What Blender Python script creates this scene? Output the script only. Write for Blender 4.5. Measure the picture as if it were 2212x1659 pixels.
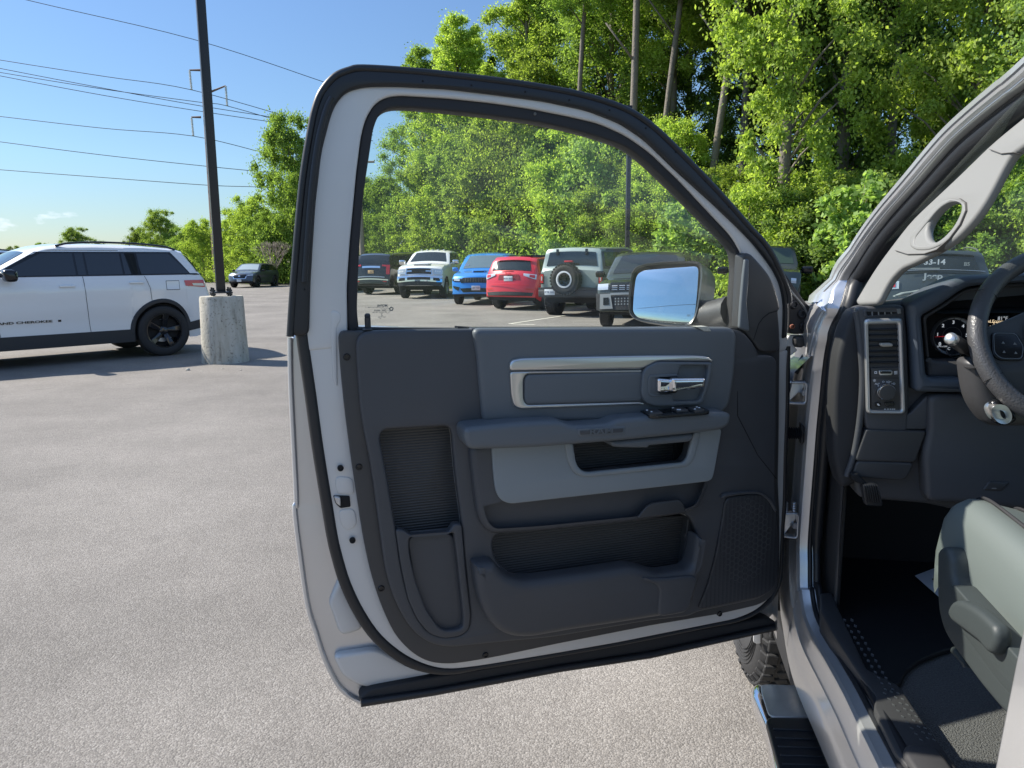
import bpy, bmesh, math, random
import numpy as np
from mathutils import Vector, Matrix, geometry
for o in list(bpy.data.objects): bpy.data.objects.remove(o)
SC = bpy.context.scene
COL = SC.collection
R = math.radians
# ---------------------------------------------------------------- camera
FPX, HCAM, PITCH, ROLL = 1620.0, 1.47, R(9.24), R(0.5)
F0 = Vector((0, math.cos(PITCH), -math.sin(PITCH)))
R0 = Vector((1, 0, 0)); U0 = Vector((0, math.sin(PITCH), math.cos(PITCH)))
CR = R0*math.cos(ROLL) - U0*math.sin(ROLL)
CU = U0*math.cos(ROLL) + R0*math.sin(ROLL)
CAM = Vector((0, 0, HCAM))
cd = bpy.data.cameras.new('camera'); cam = bpy.data.objects.new('camera', cd); COL.objects.link(cam)
m = Matrix((CR, CU, -F0)).transposed().to_4x4(); m.translation = CAM
cam.matrix_world = m
cd.sensor_width = 36; cd.lens = FPX/2212*36; cd.clip_start = 0.02; cd.clip_end = 3000
SC.camera = cam
# ---------------------------------------------------------------- light
SUN_EL = R(41); SUN_TRAVEL = Vector((0.95, -0.30, 0)).normalized()
sun_dir = Vector((-SUN_TRAVEL.x*math.cos(SUN_EL), -SUN_TRAVEL.y*math.cos(SUN_EL), math.sin(SUN_EL)))
W = bpy.data.worlds.new('World'); SC.world = W; W.use_nodes = True
nt = W.node_tree; nt.nodes.clear()
out = nt.nodes.new('ShaderNodeOutputWorld'); bg = nt.nodes.new('ShaderNodeBackground')
sky = nt.nodes.new('ShaderNodeTexSky'); sky.sky_type = 'NISHITA'; sky.sun_disc = False
sky.sun_elevation = SUN_EL; sky.sun_rotation = math.atan2(sun_dir.x, sun_dir.y)
sky.air_density = 1.0; sky.dust_density = 0.15; sky.ozone_density = 3.0; sky.altitude = 100
bg.inputs['Strength'].default_value = 0.15
# a few small fair-weather puffs low over the horizon
tc = nt.nodes.new('ShaderNodeTexCoord'); sep = nt.nodes.new('ShaderNodeSeparateXYZ')
nt.links.new(tc.outputs['Generated'], sep.inputs[0])
mp = nt.nodes.new('ShaderNodeMapping'); mp.inputs['Scale'].default_value = (1, 1, 2.4)
nt.links.new(tc.outputs['Generated'], mp.inputs[0])
nz = nt.nodes.new('ShaderNodeTexNoise'); nz.inputs['Scale'].default_value = 17; nz.inputs['Detail'].default_value = 6
nt.links.new(mp.outputs[0], nz.inputs['Vector'])
cr = nt.nodes.new('ShaderNodeValToRGB'); cr.color_ramp.elements[0].position = .64; cr.color_ramp.elements[1].position = .76
nt.links.new(nz.outputs['Fac'], cr.inputs[0])
band = nt.nodes.new('ShaderNodeValToRGB')
e = band.color_ramp.elements; e[0].position = .02; e[0].color = (0,0,0,1); e[1].position = .035; e[1].color = (1,1,1,1)
a_ = e.new(.07); a_.color = (1,1,1,1); b_ = e.new(.085); b_.color = (0,0,0,1)
nt.links.new(sep.outputs['Z'], band.inputs[0])
mul = nt.nodes.new('ShaderNodeMath'); mul.operation = 'MULTIPLY'
nt.links.new(cr.outputs[0], mul.inputs[0]); nt.links.new(band.outputs[0], mul.inputs[1])
mixc = nt.nodes.new('ShaderNodeMix'); mixc.data_type = 'RGBA'
tint = nt.nodes.new('ShaderNodeMix'); tint.data_type = 'RGBA'; tint.blend_type = 'MULTIPLY'; tint.inputs[0].default_value = 1; tint.inputs[7].default_value = (.86,.96,1.06,1)
nt.links.new(sky.outputs[0], tint.inputs[6])
grd = nt.nodes.new('ShaderNodeValToRGB'); ge = grd.color_ramp.elements; ge[0].position = 0; ge[0].color = (.30,.315,.335,1); ge[1].position = .85; ge[1].color = (1.25,1.12,1.0,1); gm = ge.new(.12); gm.color = (.39,.44,.47,1); gm = ge.new(.33); gm.color = (.45,.50,.56,1); gm = ge.new(.55); gm.color = (1.1,1.0,1.0,1)
nt.links.new(sep.outputs['Z'], grd.inputs[0]); nt.links.new(grd.outputs[0], tint.inputs[7])
nt.links.new(mul.outputs[0], mixc.inputs[0]); nt.links.new(tint.outputs[2], mixc.inputs[6])
mixc.inputs[7].default_value = (4.0, 4.4, 4.9, 1)
nt.links.new(mixc.outputs[2], bg.inputs[0]); nt.links.new(bg.outputs[0], out.inputs[0])
sd = bpy.data.lights.new('sun', 'SUN'); sd.energy = 4.8; sd.angle = R(0.53); sd.color = (1, .94, .84)
sun = bpy.data.objects.new('sun', sd); COL.objects.link(sun)
sun.rotation_euler = (-sun_dir).to_track_quat('-Z', 'Y').to_euler(); sun.location = (-20, 10, 30)
SC.view_settings.view_transform = 'Standard'; SC.view_settings.look = 'None'
SC.view_settings.exposure = 0.9; SC.view_settings.gamma = 1
SC.render.engine = 'CYCLES'
try:
    SC.cycles.max_bounces = 8; SC.cycles.transparent_max_bounces = 16; SC.cycles.use_denoising = True
except Exception: pass
# ---------------------------------------------------------------- pixel -> world (2212 px wide view)
def ray(x, y):
    return (F0 + CR*((x-1106)/FPX) - CU*((y-829.5)/FPX))
def ground(x, y, z=0.0):
    d = ray(x, y); t = (z-HCAM)/d.z; return CAM + d*t
def atY(x, y, Y):
    d = ray(x, y); return CAM + d*(Y/d.y)
class Frame:
    """plane: origin o, axes ex, ey in the plane, ez its normal (towards the viewer)"""
    def __init__(s, o, ex, ey, ez):
        s.o, s.ex, s.ey, s.ez = Vector(o), Vector(ex).normalized(), Vector(ey).normalized(), Vector(ez).normalized()
    def px(s, x, y, off=0.0):
        d = ray(x, y); t = ((s.o + s.ez*off - CAM).dot(s.ez))/d.dot(s.ez)
        p = CAM + d*t - s.o
        return (p.dot(s.ex), p.dot(s.ey))
    def w(s, a, b, c=0.0): return s.o + s.ex*a + s.ey*b + s.ez*c
    def pw(s, x, y, off=0.0):
        a, b = s.px(x, y, off); return s.w(a, b, off)
# crop converters -> 2212-space
def _cv(ox, oy, sc):
    k = .548611/sc
    def f(*a):
        if len(a) == 2 and not hasattr(a[0], '__len__'): return (ox*.548611+a[0]*k, oy*.548611+a[1]*k)
        return [(ox*.548611+p[0]*k, oy*.548611+p[1]*k) for p in (a[0] if len(a) == 1 else a)]
    return f
cA = _cv(0, 800, 2212/1200); cW = _cv(1100, 200, 2212/2100); cE = _cv(1100, 1200, 1.659); cF = _cv(1800, 1250, 1.58)
cG = _cv(1100, 1900, 1.659); cH = _cv(1800, 1900, 1.58); cI = _cv(2900, 900, 1.8436); cJ = _cv(2900, 1700, 1.954)
cK = _cv(2800, 2300, 1.7955); cL = _cv(3300, 200, 1.6585); cM = _cv(2900, 1200, 1.6583); cS = _cv(0, 0, 1.7015)
cQ = _cv(2900, 950, 3.6875); cR = _cv(3450, 1150, 3.687)
# ---------------------------------------------------------------- materials
def mat(name, col=(.5,.5,.5), rough=.5, metal=0, bump=0, bscale=200, spec=.5, coat=0, var=0, vscale=5, emit=0, detail=2, coords='Object', bdist=.002, flake=0):
    m = bpy.data.materials.new(name); m.use_nodes = True; n = m.node_tree; p = n.nodes['Principled BSDF']
    p.inputs['Base Color'].default_value = (*col, 1); p.inputs['Roughness'].default_value = rough
    p.inputs['Metallic'].default_value = metal; p.inputs['Specular IOR Level'].default_value = spec
    if coat: p.inputs['Coat Weight'].default_value = coat; p.inputs['Coat Roughness'].default_value = .04
    t = None
    if bump or var or flake:
        t = n.nodes.new('ShaderNodeTexCoord')
    if bump:
        z = n.nodes.new('ShaderNodeTexNoise'); z.inputs['Scale'].default_value = bscale; z.inputs['Detail'].default_value = detail
        b = n.nodes.new('ShaderNodeBump'); b.inputs['Strength'].default_value = bump; b.inputs['Distance'].default_value = bdist
        n.links.new(t.outputs[coords], z.inputs['Vector']); n.links.new(z.outputs['Fac'], b.inputs['Height']); n.links.new(b.outputs[0], p.inputs['Normal'])
    if var:
        z = n.nodes.new('ShaderNodeTexNoise'); z.inputs['Scale'].default_value = vscale; z.inputs['Detail'].default_value = 5
        mx = n.nodes.new('ShaderNodeMix'); mx.data_type = 'RGBA'
        mx.inputs[6].default_value = (*[c*(1-var) for c in col], 1); mx.inputs[7].default_value = (*[min(1, c*(1+var)) for c in col], 1)
        n.links.new(t.outputs[coords], z.inputs['Vector']); n.links.new(z.outputs['Fac'], mx.inputs[0]); n.links.new(mx.outputs[2], p.inputs['Base Color'])
        mr = n.nodes.new('ShaderNodeMapRange'); mr.inputs[3].default_value = max(0, rough-.1); mr.inputs[4].default_value = min(1, rough+.1)
        n.links.new(z.outputs['Fac'], mr.inputs[0]); n.links.new(mr.outputs[0], p.inputs['Roughness'])
    if emit: p.inputs['Emission Color'].default_value = (*col, 1); p.inputs['Emission Strength'].default_value = emit
    return m
def tint_glass(name, col, rough=.02, trans=0.0, dust=0.0, dustcol=(.6,.62,.6)):
    """sheet glass: clear transmission tinted by col, mirror reflection by fresnel, a film of dust"""
    m = bpy.data.materials.new(name); m.use_nodes = True; n = m.node_tree; n.nodes.clear()
    o = n.nodes.new('ShaderNodeOutputMaterial'); tr = n.nodes.new('ShaderNodeBsdfTransparent'); tr.inputs[0].default_value = (*col, 1)
    gl = n.nodes.new('ShaderNodeBsdfGlossy'); gl.inputs['Roughness'].default_value = rough; gl.inputs[0].default_value = (1, 1, 1, 1)
    fr = n.nodes.new('ShaderNodeLayerWeight'); fr.inputs[0].default_value = .12
    mr = n.nodes.new('ShaderNodeMapRange'); mr.inputs[3].default_value = .022; mr.inputs[4].default_value = .35
    n.links.new(fr.outputs['Facing'], mr.inputs[0])
    mx = n.nodes.new('ShaderNodeMixShader'); n.links.new(mr.outputs[0], mx.inputs[0]); n.links.new(tr.outputs[0], mx.inputs[1]); n.links.new(gl.outputs[0], mx.inputs[2])
    last = mx
    if dust:
        d = n.nodes.new('ShaderNodeBsdfDiffuse'); d.inputs[0].default_value = (*dustcol, 1)
        tl = n.nodes.new('ShaderNodeBsdfTranslucent'); tl.inputs[0].default_value = (*dustcol, 1)
        dd = n.nodes.new('ShaderNodeMixShader'); n.links.new(d.outputs[0], dd.inputs[1]); n.links.new(tl.outputs[0], dd.inputs[2])
        tc = n.nodes.new('ShaderNodeTexCoord'); z = n.nodes.new('ShaderNodeTexNoise'); z.inputs['Scale'].default_value = 7; z.inputs['Detail'].default_value = 7
        mp_ = n.nodes.new('ShaderNodeMapping'); mp_.inputs['Scale'].default_value = (1, 1, .35)
        n.links.new(tc.outputs['Object'], mp_.inputs[0]); n.links.new(mp_.outputs[0], z.inputs['Vector'])
        r2 = n.nodes.new('ShaderNodeMapRange'); r2.inputs[1].default_value = .35; r2.inputs[2].default_value = .7; r2.inputs[3].default_value = dust*.55; r2.inputs[4].default_value = dust*1.5
        n.links.new(z.outputs['Fac'], r2.inputs[0])
        m2 = n.nodes.new('ShaderNodeMixShader'); n.links.new(r2.outputs[0], m2.inputs[0]); n.links.new(mx.outputs[0], m2.inputs[1]); n.links.new(dd.outputs[0], m2.inputs[2])
        last = m2
    n.links.new(last.outputs[0], o.inputs[0]); return m
# ---------------------------------------------------------------- object helpers
def tag(o, label=None, cat=None, group=None, kind=None):
    if label: o['label'] = label
    if cat: o['category'] = cat
    if group: o['group'] = group
    if kind: o['kind'] = kind
    return o
def base_of(parent):
    while parent is not None and parent.parent is not None: parent = parent.parent
    return parent
def link(name, me, m, parent=None, smooth=35):
    o = bpy.data.objects.new(name, me); COL.objects.link(o)
    if m is not None and not me.materials: me.materials.append(m)
    if smooth and len(me.polygons):
        me.polygons.foreach_set('use_smooth', [True]*len(me.polygons))
        try: me.set_sharp_from_angle(angle=R(smooth))
        except Exception: pass
    if parent is not None: o.parent = parent
    return o
def meshobj(name, verts, faces, m, parent=None, smooth=35, world=True):
    """verts in world space are stored relative to the thing's base when world=True"""
    off = Vector((0, 0, 0))
    if world and parent is not None: off = base_of(parent).location
    me = bpy.data.meshes.new(name); me.from_pydata([tuple(Vector(v)-off) for v in verts], [], faces); me.update()
    return link(name, me, m, parent, smooth)
def empty(name, loc=(0,0,0), rz=0):
    o = bpy.data.objects.new(name, None); COL.objects.link(o); o.location = loc; o.rotation_euler = (0, 0, rz); o.empty_display_size = .2
    return o
def bmobj(name, bm, m, parent=None, smooth=35, world=False):
    if world and parent is not None:
        off = base_of(parent).location
        for v in bm.verts: v.co -= off
    me = bpy.data.meshes.new(name); bm.to_mesh(me); bm.free()
    return link(name, me, m, parent, smooth)
def bm_box(bm, c, s, bevel=0, seg=2, mtx=None):
    r = bmesh.ops.create_cube(bm, size=1)
    vs = r['verts']
    for v in vs: v.co = Vector((v.co.x*s[0], v.co.y*s[1], v.co.z*s[2]))
    if bevel:
        es = list({e for v in vs for e in v.link_edges})
        rb = bmesh.ops.bevel(bm, geom=es, offset=bevel, segments=seg, affect='EDGES', profile=.5)
        vs = list({v for f in rb['faces'] for v in f.verts} | {v for v in vs if v.is_valid})
    for v in vs:
        p = v.co.copy()
        if mtx is not None: p = mtx @ p
        v.co = p + Vector(c)
    return vs
def fillet(pts, r, seg=5):
    n = len(pts); outp = []
    for i in range(n):
        p0, p1, p2 = Vector(pts[i-1]), Vector(pts[i]), Vector(pts[(i+1) % n])
        a, b = p0-p1, p2-p1; la, lb = a.length, b.length
        if la < 1e-6 or lb < 1e-6: outp.append(p1); continue
        d = min(r, la*.5, lb*.5)
        ang = a.angle(b)
        if ang > math.pi-.03 or d < 1e-5: outp.append(p1); continue
        q0, q2 = p1+a/la*d, p1+b/lb*d
        k = seg if math.pi-ang > .35 else 3
        for j in range(k+1):
            t = j/k; outp.append(q0*(1-t)**2 + p1*2*t*(1-t) + q2*t*t)
    res = []
    for p in outp:
        if not res or (p-res[-1]).length > 1e-5: res.append(p)
    if (res[0]-res[-1]).length < 1e-5: res.pop()
    return res
def prism(name, loops, back, front, M4, m, parent, bevel=.002, r=.006, seg=2, smooth=40):
    """2D loops (first outline, rest holes) extruded from back to front with rounded rims; M4 maps (x,y,z) to world"""
    cu = bpy.data.curves.new(name, 'CURVE'); cu.dimensions = '2D'; cu.fill_mode = 'BOTH'
    for lp in loops:
        lp = fillet(lp, r) if r else [Vector(p) for p in lp]
        s = cu.splines.new('POLY'); s.points.add(len(lp)-1)
        for i, p in enumerate(lp): s.points[i].co = (p[0], p[1], 0, 1)
        s.use_cyclic_u = True
    th = front-back; bevel = min(bevel, th*.49)
    cu.extrude = max(th*.5-bevel, 1e-5); cu.bevel_depth = bevel; cu.offset = -bevel; cu.bevel_resolution = seg
    ob = bpy.data.objects.new(name, cu)
    me = bpy.data.meshes.new_from_object(ob)
    bpy.data.objects.remove(ob); bpy.data.curves.remove(cu)
    bm = bmesh.new(); bm.from_mesh(me); bpy.data.meshes.remove(me)
    bmesh.ops.remove_doubles(bm, verts=bm.verts, dist=1e-5)
    off = base_of(parent).location if parent is not None else Vector((0,0,0))
    T = Matrix.Translation((0, 0, (back+front)/2))
    for v in bm.verts: v.co = (M4 @ (T @ v.co)) - off
    if M4.to_3x3().determinant() < 0: bmesh.ops.reverse_faces(bm, faces=bm.faces)
    for f in bm.faces: f.material_index = 0
    me = bpy.data.meshes.new(name); bm.to_mesh(me); bm.free()
    return link(name, me, m, parent, smooth)
def fM(fr):
    M = Matrix((fr.ex, fr.ey, fr.ez)).transposed().to_4x4(); M.translation = fr.o; return M
def plate(name, fr, pts, back, front, m, parent, holes=(), bevel=.002, r=.006, seg=2, off=None):
    """outline read at the depth of its front face; a real slab of that thickness"""
    o = front if off is None else off
    loops = [[fr.px(x, y, o) for x, y in pts]] + [[fr.px(x, y, o) for x, y in h] for h in holes]
    return prism(name, loops, back, front, fM(fr), m, parent, bevel, r, seg)
def tube_vf(path, rad, n=8, closed=False, sx=1, upv=None):
    path = [Vector(p) for p in path]; vs = []; fs = []; N = len(path)
    prev = None
    for i, p in enumerate(path):
        if closed: t = (path[(i+1) % N]-path[i-1])
        else: t = path[min(i+1, N-1)]-path[max(i-1, 0)]
        t.normalize()
        if prev is None:
            u = Vector(upv) if upv is not None else (Vector((0,0,1)) if abs(t.z) < .9 else Vector((1,0,0)))
            a = t.cross(u).normalized()
        else:
            a = prev - t*prev.dot(t)
            if a.length < 1e-6: a = t.orthogonal()
            a.normalize()
        prev = a; b = t.cross(a)
        rr = rad[i] if hasattr(rad, '__len__') else rad
        for k in range(n):
            an = 2*math.pi*k/n
            vs.append(p + a*math.cos(an)*rr*sx + b*math.sin(an)*rr)
    M_ = N if closed else N-1
    for i in range(M_):
        for k in range(n):
            j = (i+1) % N
            fs.append((i*n+k, i*n+(k+1) % n, j*n+(k+1) % n, j*n+k))
    if not closed:
        fs.append(tuple(range(n))[::-1]); fs.append(tuple((N-1)*n+k for k in range(n)))
    return vs, fs
def tube(name, path, rad, m, parent=None, n=8, closed=False, world=True, sx=1, upv=None):
    v, f = tube_vf(path, rad, n, closed, sx, upv); return meshobj(name, v, f, m, parent, 60, world)
def smooth_path(pts, k=6):
    P_ = [Vector(p) for p in pts]; res = []
    for i in range(len(P_)-1):
        p0, p1, p2, p3 = P_[max(i-1, 0)], P_[i], P_[i+1], P_[min(i+2, len(P_)-1)]
        for j in range(k):
            t = j/k
            res.append(.5*((2*p1)+(p2-p0)*t+(2*p0-5*p1+4*p2-p3)*t*t+(3*p1-p0-3*p2+p3)*t**3))
    res.append(P_[-1]); return res
def lathe_vf(prof, n=32, M4=None, closed_prof=False):
    """prof: (radius, axial) revolved around local y"""
    vs = []; fs = []; k = len(prof)
    for i in range(n):
        a = 2*math.pi*i/n
        for r_, y_ in prof:
            p = Vector((r_*math.cos(a), y_, r_*math.sin(a)))
            vs.append(M4 @ p if M4 is not None else p)
    kk = k if closed_prof else k-1
    for i in range(n):
        for j in range(kk):
            j2 = (j+1) % k; i2 = (i+1) % n
            fs.append((i*k+j, i*k+j2, i2*k+j2, i2*k+j))
    return vs, fs
def text_obj(name, s, size, M4, m, parent, extrude=.0006, align='CENTER', font_shear=0, sx=1, bold=0):
    cu = bpy.data.curves.new(name, 'FONT'); cu.body = s; cu.size = size; cu.extrude = extrude; cu.align_x = align; cu.align_y = 'CENTER'
    cu.shear = font_shear; cu.offset = bold
    ob = bpy.data.objects.new(name, cu); me = bpy.data.meshes.new_from_object(ob)
    bpy.data.objects.remove(ob); bpy.data.curves.remove(cu)
    me.materials.clear()
    off = base_of(parent).location if parent is not None else Vector((0,0,0))
    me.transform(Matrix.Diagonal((sx, 1, 1, 1))); me.transform(M4)
    return me, off
def text_on(name, s, size, M4, m, parent, world=True, **k):
    me, off = text_obj(name, s, size, M4, m, parent, **k)
    if world: me.transform(Matrix.Translation(-off))
    return link(name, me, m, parent, 0)
# ================================================================= ground
def asphalt():
    m = bpy.data.materials.new('asphalt'); m.use_nodes = True; n = m.node_tree; p = n.nodes['Principled BSDF']; L = n.links
    t = n.nodes.new('ShaderNodeTexCoord')
    v = n.nodes.new('ShaderNodeTexVoronoi'); v.inputs['Scale'].default_value = 160; L.new(t.outputs['Object'], v.inputs['Vector'])
    z1 = n.nodes.new('ShaderNodeTexNoise'); z1.inputs['Scale'].default_value = 170; z1.inputs['Detail'].default_value = 4; L.new(t.outputs['Object'], z1.inputs['Vector'])
    z2 = n.nodes.new('ShaderNodeTexNoise'); z2.inputs['Scale'].default_value = .55; z2.inputs['Detail'].default_value = 7; z2.inputs['Roughness'].default_value = .6; L.new(t.outputs['Object'], z2.inputs['Vector'])
    z3 = n.nodes.new('ShaderNodeTexNoise'); z3.inputs['Scale'].default_value = 9; z3.inputs['Detail'].default_value = 6; L.new(t.outputs['Object'], z3.inputs['Vector'])
    r = n.nodes.new('ShaderNodeValToRGB'); e = r.color_ramp.elements; e[0].position = .0; e[0].color = (.15,.136,.122,1); e[1].position = 1; e[1].color = (.30,.283,.262,1)
    a = e.new(.35); a.color = (.170,.157,.143,1); b = e.new(.6); b.color = (.215,.198,.178,1)
    sepc = n.nodes.new('ShaderNodeSeparateColor'); L.new(v.outputs['Color'], sepc.inputs[0])
    mx = n.nodes.new('ShaderNodeMath'); mx.operation = 'MULTIPLY_ADD'; L.new(sepc.outputs[0], mx.inputs[0]); mx.inputs[1].default_value = .62
    m5 = n.nodes.new('ShaderNodeMath'); m5.operation = 'MULTIPLY_ADD'; L.new(z1.outputs['Fac'], m5.inputs[0]); m5.inputs[1].default_value = .95; m5.inputs[2].default_value = -.28
    L.new(m5.outputs[0], mx.inputs[2]); L.new(mx.outputs[0], r.inputs[0])
    # broad tone: patches of older, lighter surface
    r2 = n.nodes.new('ShaderNodeMapRange'); r2.inputs[1].default_value = .3; r2.inputs[2].default_value = .7; r2.inputs[3].default_value = .74; r2.inputs[4].default_value = 1.2; L.new(z2.outputs['Fac'], r2.inputs[0])
    r3 = n.nodes.new('ShaderNodeMapRange'); r3.inputs[3].default_value = .9; r3.inputs[4].default_value = 1.1; L.new(z3.outputs['Fac'], r3.inputs[0])
    mm = n.nodes.new('ShaderNodeMath'); mm.operation = 'MULTIPLY'; L.new(r2.outputs[0], mm.inputs[0]); L.new(r3.outputs[0], mm.inputs[1])
    mp1 = n.nodes.new('ShaderNodeMapping'); mp1.inputs['Rotation'].default_value = (0,0,R(-28)); mp1.inputs['Scale'].default_value = (.10,1.1,1); L.new(t.outputs['Object'], mp1.inputs[0])
    z4 = n.nodes.new('ShaderNodeTexNoise'); z4.inputs['Scale'].default_value = 1.3; z4.inputs['Detail'].default_value = 4; z4.inputs['Distortion'].default_value = .6; L.new(mp1.outputs[0], z4.inputs['Vector'])
    r4 = n.nodes.new('ShaderNodeMapRange'); r4.inputs[1].default_value = .35; r4.inputs[2].default_value = .65; r4.inputs[3].default_value = .97; r4.inputs[4].default_value = 1.03; L.new(z4.outputs['Fac'], r4.inputs[0])
    z5 = n.nodes.new('ShaderNodeTexNoise'); z5.inputs['Scale'].default_value = 2.2; z5.inputs['Detail'].default_value = 2; L.new(t.outputs['Object'], z5.inputs['Vector'])
    r5 = n.nodes.new('ShaderNodeMapRange'); r5.inputs[1].default_value = .70; r5.inputs[2].default_value = .78; r5.inputs[3].default_value = 1.0; r5.inputs[4].default_value = .80; L.new(z5.outputs['Fac'], r5.inputs[0])
    m6 = n.nodes.new('ShaderNodeMath'); m6.operation = 'MULTIPLY'; L.new(mm.outputs[0], m6.inputs[0]); L.new(r4.outputs[0], m6.inputs[1])
    m7 = n.nodes.new('ShaderNodeMath'); m7.operation = 'MULTIPLY'; L.new(m6.outputs[0], m7.inputs[0]); L.new(r5.outputs[0], m7.inputs[1]); mm = m7
    vm = n.nodes.new('ShaderNodeVectorMath'); vm.operation = 'SCALE'; L.new(r.outputs[0], vm.inputs[0]); L.new(mm.outputs[0], vm.inputs['Scale'])
    L.new(vm.outputs[0], p.inputs['Base Color']); p.inputs['Roughness'].default_value = .85; p.inputs['Specular IOR Level'].default_value = .25
    bp = n.nodes.new('ShaderNodeBump'); bp.inputs['Strength'].default_value = .55; bp.inputs['Distance'].default_value = .005
    L.new(v.outputs['Distance'], bp.inputs['Height']); bp.invert = True; L.new(bp.outputs[0], p.inputs['Normal'])
    return m
def sheet(name, pts, z, m):
    me = bpy.data.meshes.new(name); me.from_pydata([(x, y, z) for x, y in pts], [], [tuple(range(len(pts)))]); me.update()
    o = link(name, me, m, None, 0); tag(o, kind='structure'); return o
sheet('ground', [(-1500,-300),(1500,-300),(1500,2500),(-1500,2500)], -.02, mat('field', (.06,.10,.025), .95, var=.3, vscale=.2))
lot = [(-60,-30),(40,-30),(40,16),(22,21.5),(14,26),(9,29.5),(4,34),(-1,40.5),(-6,46),(-12,53),(-22,64),(-60,66)]
sheet('parking_lot', lot, 0, asphalt())
M = {}
M['silver'] = mat('silver_paint', (.64,.64,.645), .30, .68, coat=.6)
M['silver_in'] = mat('silver_paint_inner', (.60,.595,.585), .45, .2, coat=.3, bump=.1, bscale=60, bdist=.001)
M['char'] = mat('charcoal_plastic', (.058,.060,.066), .5, var=.10, vscale=9, bump=.35, bscale=900, bdist=.0006, spec=.45)
M['char2'] = mat('charcoal_plastic_smooth', (.045,.0445,.046), .45, bump=.15, bscale=900, bdist=.0005)
M['slate'] = mat('slate_vinyl', (.108,.120,.132), .48, bump=.4, bscale=700, bdist=.0007)
M['grey_in'] = mat('grey_insert', (.215,.238,.25), .55, bump=.2, bscale=900, bdist=.0004)
M['rubber'] = mat('black_rubber', (.014,.015,.018), .42, bump=.1, bscale=300, bdist=.0004)
M['rubber_m'] = mat('black_rubber_matt', (.02,.02,.022), .7)
M['satin'] = mat('satin_silver_trim', (.62,.61,.59), .28, .9)
M['chrome'] = mat('chrome', (.8,.8,.82), .06, 1)
M['black'] = mat('gloss_black', (.01,.011,.013), .2)
M['void'] = mat('matt_black', (.006,.006,.007), .8)
M['ltgrey'] = mat('light_grey_trim', (.19,.192,.186), .6, bump=.15, bscale=600, bdist=.0004)
M['steel'] = mat('zinc_steel', (.55,.56,.58), .35, .8)
M['white'] = mat('white_print', (.8,.8,.8), .5)
M['red'] = mat('needle_red', (.7,.03,.04), .4)
M['sage'] = mat('sage_cloth', (.12,.155,.143), .95, bump=.8, bscale=900, bdist=.001, var=.22, vscale=45)
M['sagev'] = mat('sage_vinyl', (.11,.13,.122), .5, bump=.3, bscale=500, bdist=.0005)
M['seatpl'] = mat('seat_plastic', (.032,.040,.040), .55, bump=.3, bscale=600, bdist=.0006)
M['leather'] = mat('wheel_leather', (.06,.06,.063), .34, bump=.75, bscale=330, bdist=.0012, detail=1)
M['mirror'] = mat('mirror_glass', (.86,.93,1.0), .01, 1)
M['rust'] = mat('rusty_clip', (.22,.08,.05), .8, var=.4, vscale=300)
M['carpet'] = mat('carpet', (.12,.12,.118), 1, bump=1, bscale=330, bdist=.008, var=.85, vscale=260)
M['mat_r'] = mat('rubber_mat', (.008,.009,.011), .6, bump=.3, bscale=40, bdist=.002)
M['paper'] = mat('paper', (.75,.76,.8), .8)
M['glass_door'] = tint_glass('door_glass', (.97,.99,.97), dust=.008)
M['glass_ws'] = tint_glass('windshield_glass', (.84,.92,.86), dust=.028, dustcol=(.5,.56,.52))
M['louvre'] = mat('louvre_black', (.010,.010,.011), .6)
# ribbed plastic: fine horizontal ribs, the shade between them also put into the colour
def ribbed():
    m = mat('ribbed_plastic', (.034,.035,.04), .5); n = m.node_tree; p = n.nodes['Principled BSDF']
    t = n.nodes.new('ShaderNodeTexCoord'); w = n.nodes.new('ShaderNodeTexWave'); w.bands_direction = 'Z'; w.inputs['Scale'].default_value = 52; w.wave_profile = 'SIN'
    b = n.nodes.new('ShaderNodeBump'); b.inputs['Strength'].default_value = 1; b.inputs['Distance'].default_value = .001
    n.links.new(t.outputs['Object'], w.inputs[0]); n.links.new(w.outputs['Fac'], b.inputs['Height']); n.links.new(b.outputs[0], p.inputs['Normal'])
    c = n.nodes.new('ShaderNodeMapRange'); c.inputs[3].default_value = .032; c.inputs[4].default_value = .062
    cc = n.nodes.new('ShaderNodeCombineColor'); n.links.new(w.outputs['Fac'], c.inputs[0])
    for i in range(3): n.links.new(c.outputs[0], cc.inputs[i])
    n.links.new(cc.outputs[0], p.inputs['Base Color']); return m
M['ribs'] = ribbed()
def perforated():
    m = mat('perforated_plastic', (.02,.021,.025), .5); n = m.node_tree; p = n.nodes['Principled BSDF']
    t = n.nodes.new('ShaderNodeTexCoord'); v = n.nodes.new('ShaderNodeTexVoronoi'); v.inputs['Scale'].default_value = 290; v.inputs['Randomness'].default_value = .0
    n.links.new(t.outputs['Object'], v.inputs['Vector'])
    r = n.nodes.new('ShaderNodeValToRGB'); r.color_ramp.elements[0].position = .28; r.color_ramp.elements[0].color = (.004,.004,.005,1); r.color_ramp.elements[1].position = .42; r.color_ramp.elements[1].color = (.036,.037,.042,1)
    n.links.new(v.outputs['Distance'], r.inputs[0]); n.links.new(r.outputs[0], p.inputs['Base Color'])
    return m
M['perf'] = perforated()
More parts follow.
